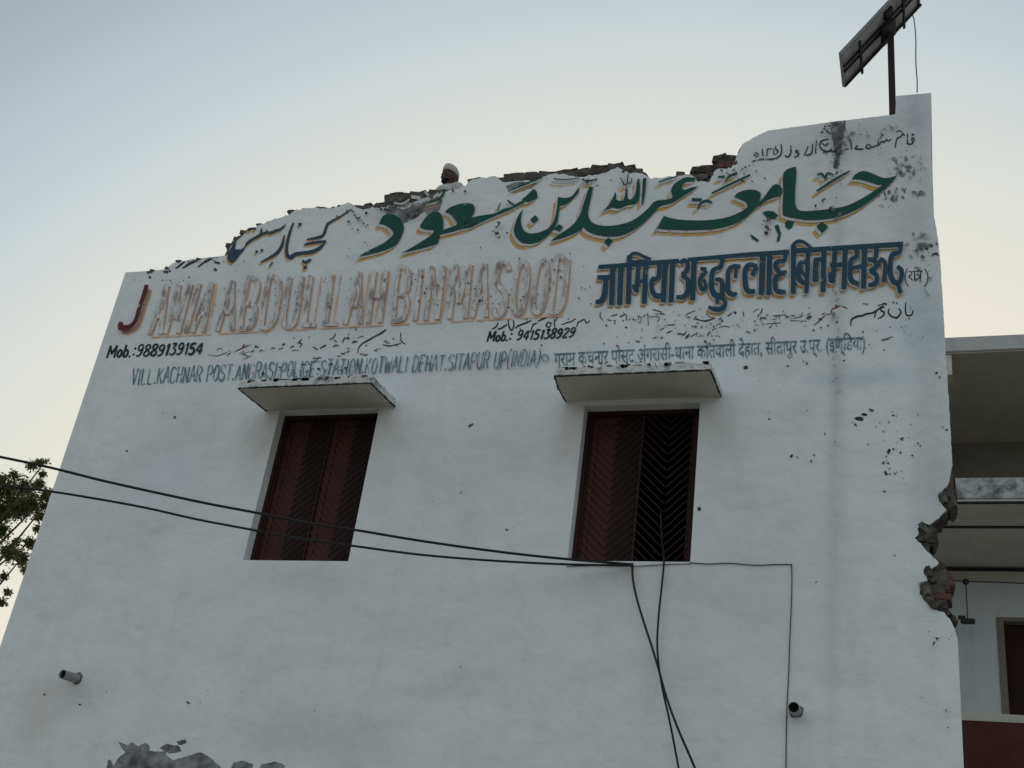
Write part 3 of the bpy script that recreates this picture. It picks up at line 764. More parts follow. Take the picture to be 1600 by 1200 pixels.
# blue Devanagari name
H = 40
DEV = [
 (D1, [(105,300,36),(300,288,40),(600,262,40),(865,243,38)], 0), (D1, [(238,285,56),(224,655,52)], 0), (D1, [(95,402,42),(205,400,42)], 0), (D1, [(168,405,46),(162,520,50),(150,590,54),(118,630,50),(78,640,36)], 3),
 (D1, [(315,285,56),(302,655,52)], 0), (D1, [(396,200,50),(384,648,50)], 0), (D1, [(390,215,26),(420,178,30),(470,172,30),(530,200,28),(600,228,24)], 3), (D1, [(405,262,44),(560,248,38)], 0),
 (D1, [(552,285,50),(538,645,50)], 0), (D1, [(480,300,42),(470,480,46)], 0), (D1, [(440,478,40),(462,520,60),(478,520,40)], 2), (D1, [(470,440,30),(545,438,30)], 0),
 (D1, [(682,285,40),(678,380,44),(650,420,44),(612,410,34)], 3), (D1, [(610,430,44),(612,520,46),(645,575,50),(700,580,46),(740,560,34)], 3), (D1, [(738,265,54),(722,630,50)], 0),
 (D1, [(812,260,52),(796,630,50)], 0),
 (D1, [(885,262,36),(920,238,38),(950,265,40),(948,330,42),(905,375,42)], 3), (D1, [(905,385,40),(955,430,46),(955,540,50),(915,590,48),(852,592,34)], 3), (D1, [(945,440,34),(1020,438,34)], 0), (D1, [(1018,228,56),(1002,612,52)], 0),
 (D1, [(960,232,32),(1600,178,40)], 0),
 (D1, [(1085,322,36),(1128,325,38)], 0), (D1, [(1135,350,30),(1085,400,40),(1072,470,42),(1100,520,44),(1130,490,36),(1115,430,34)], 3),
 (D1, [(1285,225,46),(1275,300,44),(1230,318,40),(1195,345,44),(1185,430,50),(1188,520,54),(1230,580,58),(1280,570,50),(1290,500,50),(1275,430,44),(1225,425,30)], 3),
 (D1, [(1160,690,30),(1220,712,40),(1290,700,48),(1318,650,40),(1285,600,40),(1240,610,30),(1232,655,26)], 3),
 (D1, [(1455,300,40),(1385,300,40),(1345,345,42),(1342,440,46),(1345,540,50),(1395,568,46),(1425,560,30)], 3), (D1, [(1420,320,30),(1415,405,34)], 0),
 (D2, [(0,205,34),(360,180,32)], 0), (D2, [(110,290,34),(58,280,36),(26,320,40),(24,400,42),(40,480,42),(98,488,32)], 3), (D2, [(112,298,30),(82,360,36)], 0),
 (D2, [(160,205,44),(150,508,42)], 0), (D2, [(216,200,42),(208,508,40)], 0),
 (D2, [(338,190,34),(330,248,34),(275,258,36),(262,300,38),(300,345,38),(345,335,26)], 3), (D2, [(330,350,30),(272,372,38),(258,430,40),(275,485,42),(338,495,30)], 3),
 (D2, [(402,130,40),(400,500,40)], 0), (D2, [(400,122,22),(435,98,26),(482,105,24),(545,150,20)], 3), (D2, [(420,172,36),(1250,120,36)], 0),
 (D2, [(515,190,36),(503,498,34)], 0), (D2, [(515,262,32),(462,262,34),(440,320,36),(450,400,38),(495,425,34)], 3), (D2, [(455,312,22),(500,385,24)], 0),
 (D2, [(640,160,40),(632,488,40)], 0), (D2, [(570,242,32),(640,238,32)], 0), (D2, [(575,240,34),(572,330,44),(570,405,46)], 0),
 (D2, [(805,150,42),(795,465,40)], 0), (D2, [(725,160,38),(712,380,40)], 0), (D2, [(690,350,40),(700,405,52),(715,400,40)], 2), (D2, [(690,285,30),(805,280,32)], 0),
 (D2, [(955,140,44),(948,460,40)], 0), (D2, [(885,150,32),(895,215,34),(850,245,34),(845,320,36),(850,400,40),(905,432,34)], 3), (D2, [(850,310,30),(950,290,30)], 0),
 (D2, [(1048,140,36),(1045,225,36)], 0), (D2, [(985,240,32),(1035,250,34),(1045,300,36),(1000,330,34)], 3), (D2, [(1005,335,32),(1050,365,36),(1045,425,38),(990,442,30)], 3), (D2, [(1050,300,28),(1090,238,28),(1118,290,32),(1105,412,32)], 3),
 (D2, [(1235,120,38),(1228,185,36),(1175,200,36),(1158,260,38),(1158,360,42),(1190,420,42),(1235,410,38),(1245,330,36),(1215,300,30)], 3), (D2, [(1215,425,34),(1235,498,36)], 0),
]
DEV_CUT = (0, 1, 4, 5, 8, 11, 14, 15, 19, 20, 22, 24, 26, 27, 29, 30, 32, 33, 34, 35, 38, 41, 45, 48, 52)
y = .0022
for off, m in (((-3.5, 4.5), P_ochre), ((-1.8, 2.0), P_white), ((0, 0), P_blue)):
    pw = Paintwork('painted_hindi_heading' if m is P_blue else 'painted_hindi_heading_shade', m, y)
    for i_, (Z, P, sm) in enumerate(DEV):
        if m is P_blue and i_ in DEV_CUT: pw.cut()
        pw.stroke(tr(P, *Z), off, smooth=sm)
    pw.build('bold blue Hindi name under a head line' if m is P_blue else None); y = pw.y + .0006
pw = Paintwork('painted_small_hindi_word', P_blackw, .0024)
for P in ([(1290,298,7),(1272,345,8),(1276,400,8),(1295,438,7)], [(1300,322,8),(1405,318,8)], [(1322,325,8),(1318,350,8),(1302,360,8),(1330,390,8)], [(1345,300,7),(1360,290,8),(1378,318,8)],
          [(1345,325,9),(1345,400,9)], [(1395,322,9),(1388,405,9)], [(1360,345,8),(1388,352,8)], [(1385,360,8),(1360,392,9),(1352,375,8)], [(1425,300,7),(1448,345,9),(1445,400,9),(1425,440,7)]):
    pw.stroke(tr(P, *D2), smooth=3)
pw.build()

# small Urdu lines, brush written
def hand(name, mat, Z, strokes, dots=(), dr=1.6, y=.0024, label=None):
    pw = Paintwork(name, mat, y)
    for P in strokes: pw.stroke(tr(P, *Z), smooth=4)
    for d in dots: pw.blob(d[0]/Z[2]+Z[0], d[1]/Z[2]+Z[1], d[2] if len(d) > 2 else dr, .8, .7, 6)
    pw.build(label)
hand('painted_urdu_date_line', P_blackw, Z4, [
 [(1300,262,10),(1292,240,12),(1275,248,12),(1288,275,13),(1262,290,13),(1238,282,12)], [(1242,205,9),(1240,285,12)], [(1218,222,9),(1203,205,13),(1188,228,12),(1165,238,13),(1150,262,12),(1142,318,8)], [(1150,190,8),(1175,180,9),(1200,192,8)],
 [(1108,248,10),(1085,265,12),(1070,252,10),(1050,275,12),(1030,266,10),(1008,295,13),(975,305,12),(950,318,10)], [(1008,240,8),(1000,290,10)], [(938,300,11),(915,292,11),(905,318,12),(935,326,12),(945,306,10)],
 [(835,300,9),(815,325,12),(845,330,13),(880,330,10)], [(778,250,9),(786,330,12)], [(735,335,9),(760,325,9)],
 [(700,285,10),(690,335,13),(640,350,12),(600,345,10)], [(600,250,9),(545,262,13),(525,295,13),(545,335,14),(590,350,13),(625,330,10)], [(540,275,9),(570,300,11),(600,285,9)],
 [(500,262,8),(492,365,11)], [(468,290,9),(462,360,12),(435,378,12),(400,382,10)], [(432,310,8),(402,378,10)], [(352,352,10),(338,340,11),(330,358,12),(356,366,12),(346,388,12),(318,396,8)], [(292,300,9),(290,365,12),(266,395,13),(240,380,10)],
 [(212,292,9),(214,365,12),(180,402,11),(140,412,8)], [(172,305,9),(165,328,11),(186,348,11),(165,378,9)], [(150,325,8),(152,375,9)], [(100,332,9),(96,388,11)], [(98,332,10),(136,328,9)], [(58,330,9),(64,388,12)], [(35,414,10),(145,414,12)],
 [(0,360,9),(30,378,12),(10,395,10),(-10,372,8)], [(-20,428,9),(30,424,12)]],
 [(1290,212),(1280,218),(1040,222),(1022,236),(1030,214),(560,360),(580,365)], label='small black Urdu date line')
hand('painted_urdu_title', P_black, D2, [
 [(1332,628,8),(1322,660,12),(1290,666,12),(1274,640,11),(1276,565,8)], [(1222,612,9),(1238,640,12),(1210,680,13),(1165,672,12),(1140,642,11),(1148,612,8)],
 [(1108,602,11),(1082,606,12),(1086,630,12),(1108,640,12),(1095,672,11),(1058,690,7)], [(1125,578,14),(1100,572,12),(1095,592,10),(1060,618,12),(1030,640,14),(1005,648,12),(965,655,14),(935,668,12),(900,672,14),(865,688,13),(850,705,11),(847,748,7)], [(1045,640,9),(1030,680,9)], [(1060,590,8),(1085,580,8)]],
 [(1302,690),(1206,570),(1180,564),(950,575),(972,578)], label='small black Urdu title at right')
hand('painted_urdu_worn_word', P_rust, D2, [[(820,610,8),(770,592,12),(740,600,16),(700,620,10),(690,652,9),(650,662,11),(610,700,10),(560,742,8)], [(730,585,14),(745,600,14)]], [(555,780,2.4),(670,745,2),(740,715,2),(735,722,1.8)])
hand('painted_urdu_address', P_black, (680, 390, 5.715), [
 [(1382,635,8),(1350,655,10),(1332,625,9),(1300,640,11),(1275,652,11),(1265,692,7)], [(1252,618,11),(1220,642,10),(1180,652,11),(1128,672,7)], [(1095,600,8),(1075,640,9)], [(1062,620,9),(1068,692,11)], [(1042,660,10),(1010,652,11),(992,682,12),(1020,695,12),(1032,665,9)],
 [(1002,603,10),(960,622,13),(918,642,10)], [(908,660,11),(880,668,12),(868,690,12),(850,742,7)], [(858,635,9),(820,652,13),(780,668,13),(742,682,13),(718,702,10)], [(700,635,9),(702,690,11),(682,722,13),(662,692,12),(652,628,8)], [(642,672,12),(612,690,14),(590,705,12),(562,712,12)], [(562,655,9),(545,690,12),(505,715,7)]],
 [(760,705,1.3),(1190,620,1.3),(820,625,1.3)])
hand('painted_urdu_left_title', P_blackw, (440, 390, 5.715), [
 [(1065,745,9),(1068,815,12),(1105,845,9)], [(1062,840,12),(1015,850,10),(960,862,12),(905,850,10)], [(932,715,13),(885,750,17),(830,778,13),(785,805,16),(725,838,13),(692,875,11),(680,925,6)], [(730,772,9),(680,790,10)], [(605,802,9),(565,792,11),(545,832,9)],
 [(482,750,9),(462,790,10),(430,802,8)], [(395,855,16),(345,882,9)], [(180,802,9),(158,835,10),(182,842,10),(165,872,7)], [(240,795,6),(255,775,6)]], [(1000,798),(665,715),(25,845,1.8),(110,790,1.2),(600,760,1.2)])
hand('painted_urdu_left_title', P_rust, (160, 390, 5.0), [[(830,822,6),(880,832,7),(940,818,7),(1000,790,5)], [(1028,802,7),(1090,772,10),(1155,745,12)], [(1100,858,5),(1170,828,9)], [(1380,780,9),(1410,770,8)]], [(1215,762,2),(1420,740,1.8),(1285,665,2)])
# worn line in the middle right: only strokes that are left of it
hand('painted_urdu_worn_line', P_blackw, (820, 480, 5.333), [
 [(632,45,8),(628,80,8),(650,110,6)], [(720,75,9),(770,62,11)], [(800,82,9),(840,60,9),(850,110,6)], [(690,105,8),(720,112,9)], [(1025,50,6),(1030,155,6)], [(1040,80,5),(1120,85,6),(1105,120,6)], [(1070,20,8),(1140,42,9)], [(1345,80,6),(1350,60,8),(1420,30,6)], [(1420,90,6),(1500,120,8),(1580,95,6)],
 [(1190,150,10),(1250,148,7)], [(1130,190,9),(1160,175,7)], [(1520,240,6),(1545,205,7)], [(1325,235,12),(1345,205,8)], [(1385,245,7),(1440,215,9)]],
 [(750,132,1.6),(820,112,1.5),(905,102,2),(960,130,1.6),(845,170,2),(680,155,1.8),(1255,175,1),(1520,60,1.6),(660,305,1.5),(865,295,1.2),(140,318,1.6)])
hand('painted_urdu_worn_line', P_blackw, (1080, 470, 4.0), [[(510,95,5),(590,88,6)], [(470,145,5),(560,138,5)], [(620,125,5),(720,128,4)], [(400,152,5),(430,155,6)], [(325,70,7),(330,100,6)], [(435,80,8),(445,50,6)], [(640,110,5),(690,100,5)], [(1190,245,4),(1260,225,5)], [(1190,250,4),(1240,240,4)]],
 [(275,75,2.6),(150,40,1),(735,48,1.4),(1245,165,1.2),(1315,165,1.2),(1160,190,1)])
rs = random.Random(55)
for mt_, n_ in ((P_blackw, 46), (P_rust, 40)):
    pw = Paintwork('painted_urdu_worn_line', mt_, .0026)
    for i_ in range(n_):
        (xa, ya, xb, yb2, jj) = rs.choice(((940, 500, 1180, 492, 7), (985, 528, 1290, 512, 7), (330, 552, 560, 532, 8), (430, 575, 620, 536, 7), (1180, 500, 1290, 495, 6)))
        t_ = rs.random(); x_ = xa + (xb-xa)*t_; y_ = ya + (yb2-ya)*t_ + rs.uniform(-jj, jj); L_ = rs.uniform(3, 11); a_ = rs.uniform(-.9, .5)
        pw.stroke([(x_, y_, rs.uniform(.8, 1.6)), (x_ + L_*.5*math.cos(a_), y_ + L_*.5*math.sin(a_) + rs.uniform(-2, 2), rs.uniform(1.2, 2.4)), (x_ + L_*math.cos(a_), y_ + L_*math.sin(a_), .8)], smooth=3)
    pw.build()
hand('painted_urdu_worn_line', P_rust, (1080, 470, 4.0), [[(20,115,5),(80,125,7),(150,108,5)], [(140,180,5),(200,160,6),(240,165,5)]])

# stroke alphabet for the Latin lines
G = {
 'A': [[(0,0),(.3,1),(.6,0)],[(.12,.36),(.48,.36)]], 'B': [[(.06,0),(.06,1),(.38,1),(.52,.86),(.5,.62),(.36,.52),(.06,.52)],[(.36,.52),(.55,.4),(.55,.14),(.38,0),(.06,0)]],
 'C': [[(.56,.84),(.4,1),(.18,1),(.04,.8),(.04,.2),(.18,0),(.4,0),(.56,.16)]], 'D': [[(.06,0),(.06,1),(.34,1),(.56,.8),(.56,.2),(.34,0),(.06,0)]],
 'E': [[(.54,1),(.06,1),(.06,0),(.54,0)],[(.06,.52),(.42,.52)]], 'G': [[(.56,.84),(.4,1),(.18,1),(.04,.8),(.04,.2),(.18,0),(.4,0),(.56,.16),(.56,.44),(.34,.44)]],
 'H': [[(.06,0),(.06,1)],[(.54,0),(.54,1)],[(.06,.5),(.54,.5)]], 'I': [[(.1,0),(.1,1)]], 'J': [[(.46,1),(.46,.2),(.34,0),(.14,0),(.02,.16)]],
 'K': [[(.06,0),(.06,1)],[(.54,1),(.08,.46)],[(.2,.58),(.56,0)]], 'L': [[(.06,1),(.06,0),(.5,0)]], 'M': [[(.02,0),(.06,1),(.36,.3),(.70,1),(.72,0)]],
 'N': [[(.06,0),(.06,1),(.54,0),(.54,1)]], 'O': [[(.3,1),(.1,.88),(.04,.5),(.1,.12),(.3,0),(.5,.12),(.56,.5),(.5,.88),(.3,1)]],
 'P': [[(.06,0),(.06,1),(.38,1),(.54,.86),(.54,.62),(.38,.48),(.06,.48)]], 'R': [[(.06,0),(.06,1),(.38,1),(.54,.86),(.54,.64),(.38,.5),(.06,.5)],[(.3,.5),(.56,0)]],
 'S': [[(.54,.86),(.38,1),(.18,1),(.05,.84),(.1,.6),(.48,.42),(.55,.18),(.4,0),(.18,0),(.04,.14)]], 'T': [[(0,1),(.6,1)],[(.3,1),(.3,0)]],
 'U': [[(.05,1),(.05,.2),(.18,0),(.42,0),(.55,.2),(.55,1)]], 'V': [[(.02,1),(.28,0),(.56,1)]], 'W': [[(0,1),(.16,0),(.36,.7),(.56,0),(.74,1)]], 'Y': [[(.02,1),(.3,.5),(.58,1)],[(.3,.5),(.3,0)]],
 '.': [[(.08,.0),(.1,.1)]], ',': [[(.1,.1),(.05,-.12)]], '(': [[(.3,1.12),(.1,.8),(.06,.3),(.22,-.15)]], ')': [[(.05,1.12),(.25,.8),(.25,.3),(.05,-.15)]], ':': [[(.1,.1),(.11,.2)],[(.1,.62),(.11,.72)]],
 'o': [[(.25,.6),(.08,.5),(.06,.15),(.22,0),(.4,.15),(.4,.48),(.25,.6)]], 'b': [[(.08,1),(.06,.05)],[(.06,.5),(.28,.6),(.42,.42),(.4,.12),(.22,0),(.06,.08)]],
 '0': [[(.3,1),(.08,.8),(.06,.2),(.28,0),(.5,.2),(.5,.8),(.3,1)]], '1': [[(.1,.8),(.24,1),(.22,0)]], '2': [[(.06,.8),(.2,1),(.44,.96),(.5,.7),(.06,0),(.54,.02)]],
 '3': [[(.08,.96),(.46,1),(.26,.6),(.5,.44),(.48,.12),(.24,0),(.04,.1)]], '4': [[(.42,0),(.42,1),(.04,.32),(.58,.32)]], '5': [[(.5,1),(.14,1),(.1,.58),(.36,.6),(.52,.36),(.44,.08),(.2,0),(.04,.08)]],
 '8': [[(.28,.54),(.08,.7),(.12,.94),(.3,1),(.48,.92),(.48,.7),(.28,.54),(.06,.32),(.08,.08),(.28,0),(.5,.1),(.5,.34),(.28,.54)]],
 '9': [[(.46,.64),(.3,.46),(.1,.56),(.08,.84),(.26,1),(.46,.9),(.5,.66),(.44,.2),(.2,0),(.06,.06)]],
}
GW = {'I': .2, '.': .2, ',': .2, ':': .22, 'M': .78, 'W': .74, '(': .34, ')': .32, ' ': .34, 'o': .46, 'b': .46, '1': .32, 'J': .52, '0': .56, '2': .58, '3': .56, '5': .56, '8': .56, '9': .56, '4': .6}
def layout(text, gap=.16):
    x_ = 0; out = []
    for ch in text:
        out.append((ch, x_)); x_ += GW.get(ch, .6) + gap
    return out, x_ - gap
def letter_line(pw, text, bl, br, tl, tr_, w, gap=.16, smooth=3, off=(0, 0), rnd=None, split=False):
    lay, tot = layout(text, gap)
    def q(u, v):
        bx, by = bl[0]+(br[0]-bl[0])*u, bl[1]+(br[1]-bl[1])*u; tx, ty = tl[0]+(tr_[0]-tl[0])*u, tl[1]+(tr_[1]-tl[1])*u
        return bx+(tx-bx)*v, by+(ty-by)*v
    for ch, x0 in lay:
        if ch == ' ': continue
        dj = rnd.uniform(-.03, .03) if rnd else 0; wj = (rnd.uniform(.8, 1.15) if rnd else 1)
        for st in G[ch]:
            pts = [q((x0 + a) / tot, b * (1 + dj) + dj) + (w * wj,) for a, b in st]
            pw.stroke(pts, off, smooth=(smooth if len(st) > 3 and ch not in 'AMNKWVYTELH' else 0))
        if split: pw.cut()
rl = random.Random(5)
# phone numbers
pw = Paintwork('painted_phone_number', P_black, .0024)
letter_line(pw, 'Mob.:9889139154', (167, 559), (315, 553), (172, 541), (320, 536), 3.0, .14, rnd=rl)
pw.build('bold black phone number at the left')
pw = Paintwork('painted_phone_number', P_black, .0024)
letter_line(pw, 'Mob.: 9415138929', (761, 534), (896, 527), (765, 519), (901, 513), 2.7, .14, rnd=rl)
pw.build('black phone number in the middle')
# address line, Latin
pw = Paintwork('painted_address_line', P_teal, .0056)
letter_line(pw, 'VILL.KACHNAR POST.ANGRASI.POLICE STATION.KOTWALI DEHAT.SITAPUR UP(INDIA)', (205, 601), (843, 573), (209, 577), (847, 549), 2.1, .15, rnd=rl)
pw.stroke([(847, 560, 2), (852, 556, 2.2), (858, 561, 2.4), (853, 567, 2.2), (847, 562, 2)], smooth=3)
pw.build('washed out blue green address line')
# headline Latin
def q4(u, v, bl, br, tl, tr_):
    bx, by = bl[0]+(br[0]-bl[0])*u, bl[1]+(br[1]-bl[1])*u; tx, ty = tl[0]+(tr_[0]-tl[0])*u, tl[1]+(tr_[1]-tl[1])*u
    return bx+(tx-bx)*v, by+(ty-by)*v
yb = .0022
def base_y(x_): return 524.0 - (x_ - 190) * (36.0 / 695)
def top_y(x_): return 449.0 - (x_ - 240) * (45.0 / 650)
words = (('AMIA', 234, 318, 252, 340), ('ABDULLAH', 340, 596, 352, 606), ('BIN', 612, 686, 620, 696), ('MASOOD', 702, 880, 710, 890))
for (mat, off, nm, lw) in ((P_fline, (1.2, 1.6), 'painted_faded_heading_shade', 9.2), (P_fadedl, (0, 0), 'limewash_on_heading', 6.8), (P_faded, (0, 0), 'painted_faded_heading', 6.0), (P_fspeck, (0, 0), 'painted_heading_remnant', 6.5)):
    pw = Paintwork(nm, mat, yb)
    for wd, xa, xb, xc, xd in words:
        letter_line(pw, wd, (xa, base_y(xa)), (xb, base_y(xb)), (xc, top_y(xc)), (xd, top_y(xd)), lw, .26, off=off, split=(nm == 'painted_faded_heading'))
    if nm == 'painted_faded_heading_shade':
        # thin ochre base lines and uprights that outlived the letters
        for (xa, xb) in ((238, 300), (302, 330), (342, 420), (455, 480), (500, 560), (545, 600), (612, 640), (650, 690), (705, 740), (745, 800), (815, 880)):
            pw.stroke([(xa, base_y(xa) + 6, 2.2), (xb, base_y(xb) + 6, 2.6)], smooth=0)
        for xa in (333, 497, 527, 572, 592, 604, 690, 697, 886):
            pw.stroke([(xa - 6, base_y(xa), 2.0), (xa + 6, top_y(xa) + 2, 2.6)], smooth=0)
    if nm == 'painted_heading_remnant':
        rs = random.Random(91)
        for i_ in range(300):
            xs_ = rs.uniform(238, 884)
            if 598 < xs_ < 608 or 690 < xs_ < 700: continue
            v0 = rs.uniform(0, .8); v1 = min(1, v0 + rs.uniform(.08, .4)); hgt = base_y(xs_) - top_y(xs_)
            pw.stroke([(xs_ + 12*v0, base_y(xs_) - hgt*v0, .6), (xs_ + 12*v1, base_y(xs_) - hgt*v1, rs.uniform(.8, 1.8))], smooth=0)
    pw.build('flaked Latin name, nearly washed away' if nm == 'painted_faded_heading' else None)
    yb = pw.y + .0004
pw = Paintwork('painted_initial_shade', P_fline, .0022)
JP = tr([(345,290),(375,292),(368,340),(335,430),(305,530),(280,590),(240,630),(190,650),(140,640),(135,605),(150,575),(175,585),(180,605),(225,600),(262,560),(285,480),(315,390)], 160, 390, 5.0)
pw.poly(JP, (2.5, 4.5)); pw.build()
pw = Paintwork('painted_initial', P_jred, yb + .0006); pw.poly(catmull_closed(JP)); pw.build('dark red letter J')

# Hindi address, from the built-in face, bent on to the line
def font_line(name, text, bl, br, top, mat, y, label=None, bold=.0):
    c = bpy.data.curves.new('tmp', 'FONT'); c.body = text; c.resolution_u = 2; c.offset = bold
    o = bpy.data.objects.new('tmp', c); COL.objects.link(o)
    dg = bpy.context.evaluated_depsgraph_get()
    me = bpy.data.meshes.new_from_object(o.evaluated_get(dg), depsgraph=dg)
    bpy.data.objects.remove(o); bpy.data.curves.remove(c)
    xs = [v.co.x for v in me.vertices]; x0, x1 = min(xs), max(xs)
    for v in me.vertices:
        u = (v.co.x - x0) / (x1 - x0); vv = v.co.y / .64
        px = bl[0] + (br[0]-bl[0])*u + vv * top[0]; py = bl[1] + (br[1]-bl[1])*u + vv * top[1]
        p = at(px, py); v.co = (p.x, -y - u * .0004, p.z)
    me.materials.clear(); me.materials.append(mat)
    for p in me.polygons: p.material_index = 0
    me.update()
    for p in me.polygons:
        if p.normal.y > 0: p.flip()
    ob = child(link(bpy.data.objects.new(name, me)))
    if label: ob['label'] = label
    return ob
font_line('painted_hindi_address', 'ग्राम कचनार पोस्ट अंगरासी-थाना कोतवाली देहात, सीतापुर उ.प्र. (इण्िडया)', (866, 572), (1352, 546), (0, -19.5), P_teal, .0056, 'washed out blue green Hindi address', .012)

# flakes, chips, soot
rc = random.Random(33)
chips = Paintwork('flaked_plaster_spots', M_chip, .0014)
dark = Paintwork('plaster_holes', M_chipd, .0034)
spots = [(273,652,2.5),(198,705,2),(125,1101,3.2),(70,1085,3),(294,1098,4),(735,665,5),(720,770,2),(792,828,2.5),(1093,795,3.5),(1202,655,2),(1342,655,8),(1350,648,5),(1362,641,6),
         (1337,664,4),(1396,649,2.5),(1389,660,2),(1369,667,1.6),(1410,686,3.6),(1389,705,4.5),(1396,702,2.5),(1380,723,3),(1388,724,2.5),(1384,740,4.2),(1398,740,2.5),(1382,768,3),(1434,693,2.5),(1438,697,1.6),
         (1407,707,2),(1237,713,2.6),(1246,715,1.6),(1272,711,2.6),(1268,721,3),(1289,678,2),(1165,575,3.6),(1256,565,2),(1261,568,2.6),(1231,572,1.8),(1463,583,3.2),(1468,590,2),(1275,910,2),
         (1462,915,1),(1398,868,1.6),(1479,672,2.4),(1473,668,1.6),(1408,686,2),(720,1042,1.2),(1440,1090,1.2)]
for (x_, y_, r_) in spots: (chips if rc.random() < .65 else dark).blob(x_, y_, r_ * rc.uniform(.8, 1.1), rc.uniform(.5, .9), rc.uniform(0, 3), 9, rnd=rc)
clusters = [(1390,700,45,70,34,1.5),(1400,300,28,22,12,3.0),(1440,390,28,14,12,3.2),(1110,510,70,30,60,1.7),(1200,500,60,16,34,1.5),(1010,505,55,22,40,1.7),(880,440,40,40,30,1.9),(700,440,120,40,90,1.5),(480,470,130,40,80,1.4),
            (1160,270,40,25,24,2.2),(1200,350,18,22,16,3.4),(1290,320,30,8,8,2.6),(620,320,40,14,26,3.4),(560,345,26,22,18,2.4),(700,300,40,12,12,2.2),(470,590,90,10,34,2.6),(530,575,30,10,16,2.4),(980,572,110,5,34,2.0),
            (1300,205,18,16,26,3.0),(1310,240,8,22,16,3.6),(560,400,26,22,12,1.7),(730,350,14,20,8,2.4),(780,365,12,12,10,2.8),(1460,780,22,22,20,2.0),(1468,1000,20,14,12,2.2),(1480,1110,6,50,8,1.8),
            (300,410,100,5,26,1.6),(270,440,60,8,18,1.6),(1420,520,30,16,16,1.4),(1400,250,30,20,14,1.6),(760,480,80,24,40,1.7),(1335,540,60,20,20,1.6),(300,1120,300,70,10,1.4),(760,760,600,240,14,1.1),(1240,640,180,60,10,1.3),(850,265,120,8,30,2.6),(930,285,60,8,16,2.0)]
def inwall(x_, y_):
    if y_ < sil_y(x_, PLA) + 4: return False
    for q_ in ((370, 588, 622, 880), (868, 574, 1130, 880)):
        if q_[0] < x_ < q_[2] and q_[1] < y_ < q_[3]: return False
    edge = 1455 if y_ < 350 else (1468 if y_ < 600 else (1484 if y_ < 740 else (1430 if y_ < 960 else 1490)))
    left = 197 - (y_ - 425) * .3426
    return left + 5 < x_ < edge
for (cx, cy, rx, ry, n_, r_) in clusters:
    for i in range(n_):
        x_ = cx + rc.gauss(0, .5) * rx; y_ = cy + rc.gauss(0, .5) * ry; rr = r_ * rc.uniform(.3, 1.25)
        if inwall(x_, y_): (chips if rc.random() < .6 else dark).blob(x_, y_, rr, rc.uniform(.35, .9), rc.uniform(0, 3), 8, rnd=rc)
# the bare, broken plaster low on the left and below the broken parapet
big = Paintwork('bare_render_patch', M_chipbig, .0010)
for P in ([(166,1206),(168,1188),(172,1186),(178,1196),(186,1182),(196,1176),(190,1168),(184,1160),(200,1164),(206,1160),(216,1166),(228,1160),(234,1166),(234,1174),(258,1174),(262,1182),(270,1188),(284,1184),(296,1180),(312,1176),(324,1180),(336,1190),(346,1200),(350,1210),(260,1216),(180,1216)],
          [(360,1206),(364,1192),(380,1188),(396,1194),(392,1208)], [(402,1210),(408,1194),(430,1190),(446,1196),(442,1212)], [(250,1168),(262,1162),(280,1166),(284,1174),(264,1178)], [(276,1158),(290,1156),(292,1162),(280,1164)],
          [(598,326),(620,318),(640,316),(652,322),(668,312),(684,306),(692,314),(686,330),(670,338),(664,330),(648,342),(630,350),(618,346),(622,334),(604,336)],
          [(790,290),(812,284),(840,286),(830,294),(806,302),(795,300)]):
    big.poly(jitter_line(P + [P[0]], 3.5, .9, None, int(P[0][0]))[:-1]); big.cut()
big.build()
chips.build(kind='stuff'); dark.build(kind='stuff')
# white flakes still hanging over the bare patch under the parapet
fl = Paintwork('hanging_lime_flakes', P_white, .0052)
for P in ([(1250,300,4),(1280,330,4)],):
    pass
for (Zq, P) in ((Z1, [(380,385,12),(440,395,16),(500,360,12)]), (Z1, [(410,425,10),(470,430,16),(520,395,10)]), (Z1, [(240,430,10),(300,438,12),(340,410,10)]), (Z1, [(520,340,26),(580,350,30)]), (Z1, [(640,370,14),(700,340,16),(720,310,10)]), (Z1, [(620,300,14),(650,330,18)])):
    fl.stroke(tr(P, *Zq), smooth=3)
fl.build()
sm = Paintwork('rain_soot_streak', P_smudge, .0044)
sm.poly([(1296,191),(1322,188),(1320,205),(1316,222),(1312,240),(1312,258),(1308,266),(1302,262),(1304,240),(1302,222),(1298,208)])
sm.build()
sm = Paintwork('dark_smear', P_smear, .0044)
for (cx, cy, rx, ry, n_, r_) in ((1412,262,24,16,34,4.5),(1395,312,14,12,18,4.0),(1434,304,12,6,10,4.0),(1442,384,20,18,34,4.5),(1318,222,22,20,26,5.0),(1310,232,8,34,26,5.0),(1445,440,12,30,14,3.5),(1436,270,10,22,14,3.5),(1360,205,50,12,16,4.0),(1306,480,7,150,36,4.5),(640,330,30,14,26,4.5)):
    for i_ in range(n_):
        x_ = cx + rc.gauss(0, .55)*rx; y_ = cy + rc.gauss(0, .55)*ry
        if inwall(x_, y_): sm.blob(x_, y_, r_*rc.uniform(.4, 1.3), rc.uniform(.3, .8), rc.uniform(-.6, 2.2), 8, rnd=rc)
sm.build()
# green-black brush ends of a line cut off by the broken edge
hand('painted_urdu_cut_word', P_blackw, (180, 380, 5.333), [[(578,155,12),(545,182,18),(505,212,10)], [(685,145,16),(630,165,24),(565,210,10)], [(808,128,14),(760,150,22),(690,200,9)]],
     [(840,160,2.6),(862,166,2.6),(835,222,3.2),(276,243,2.6),(300,240,2.6),(290,285,2.6),(412,240,2.4),(432,240,2.6),(455,232,2.2)], y=.003)

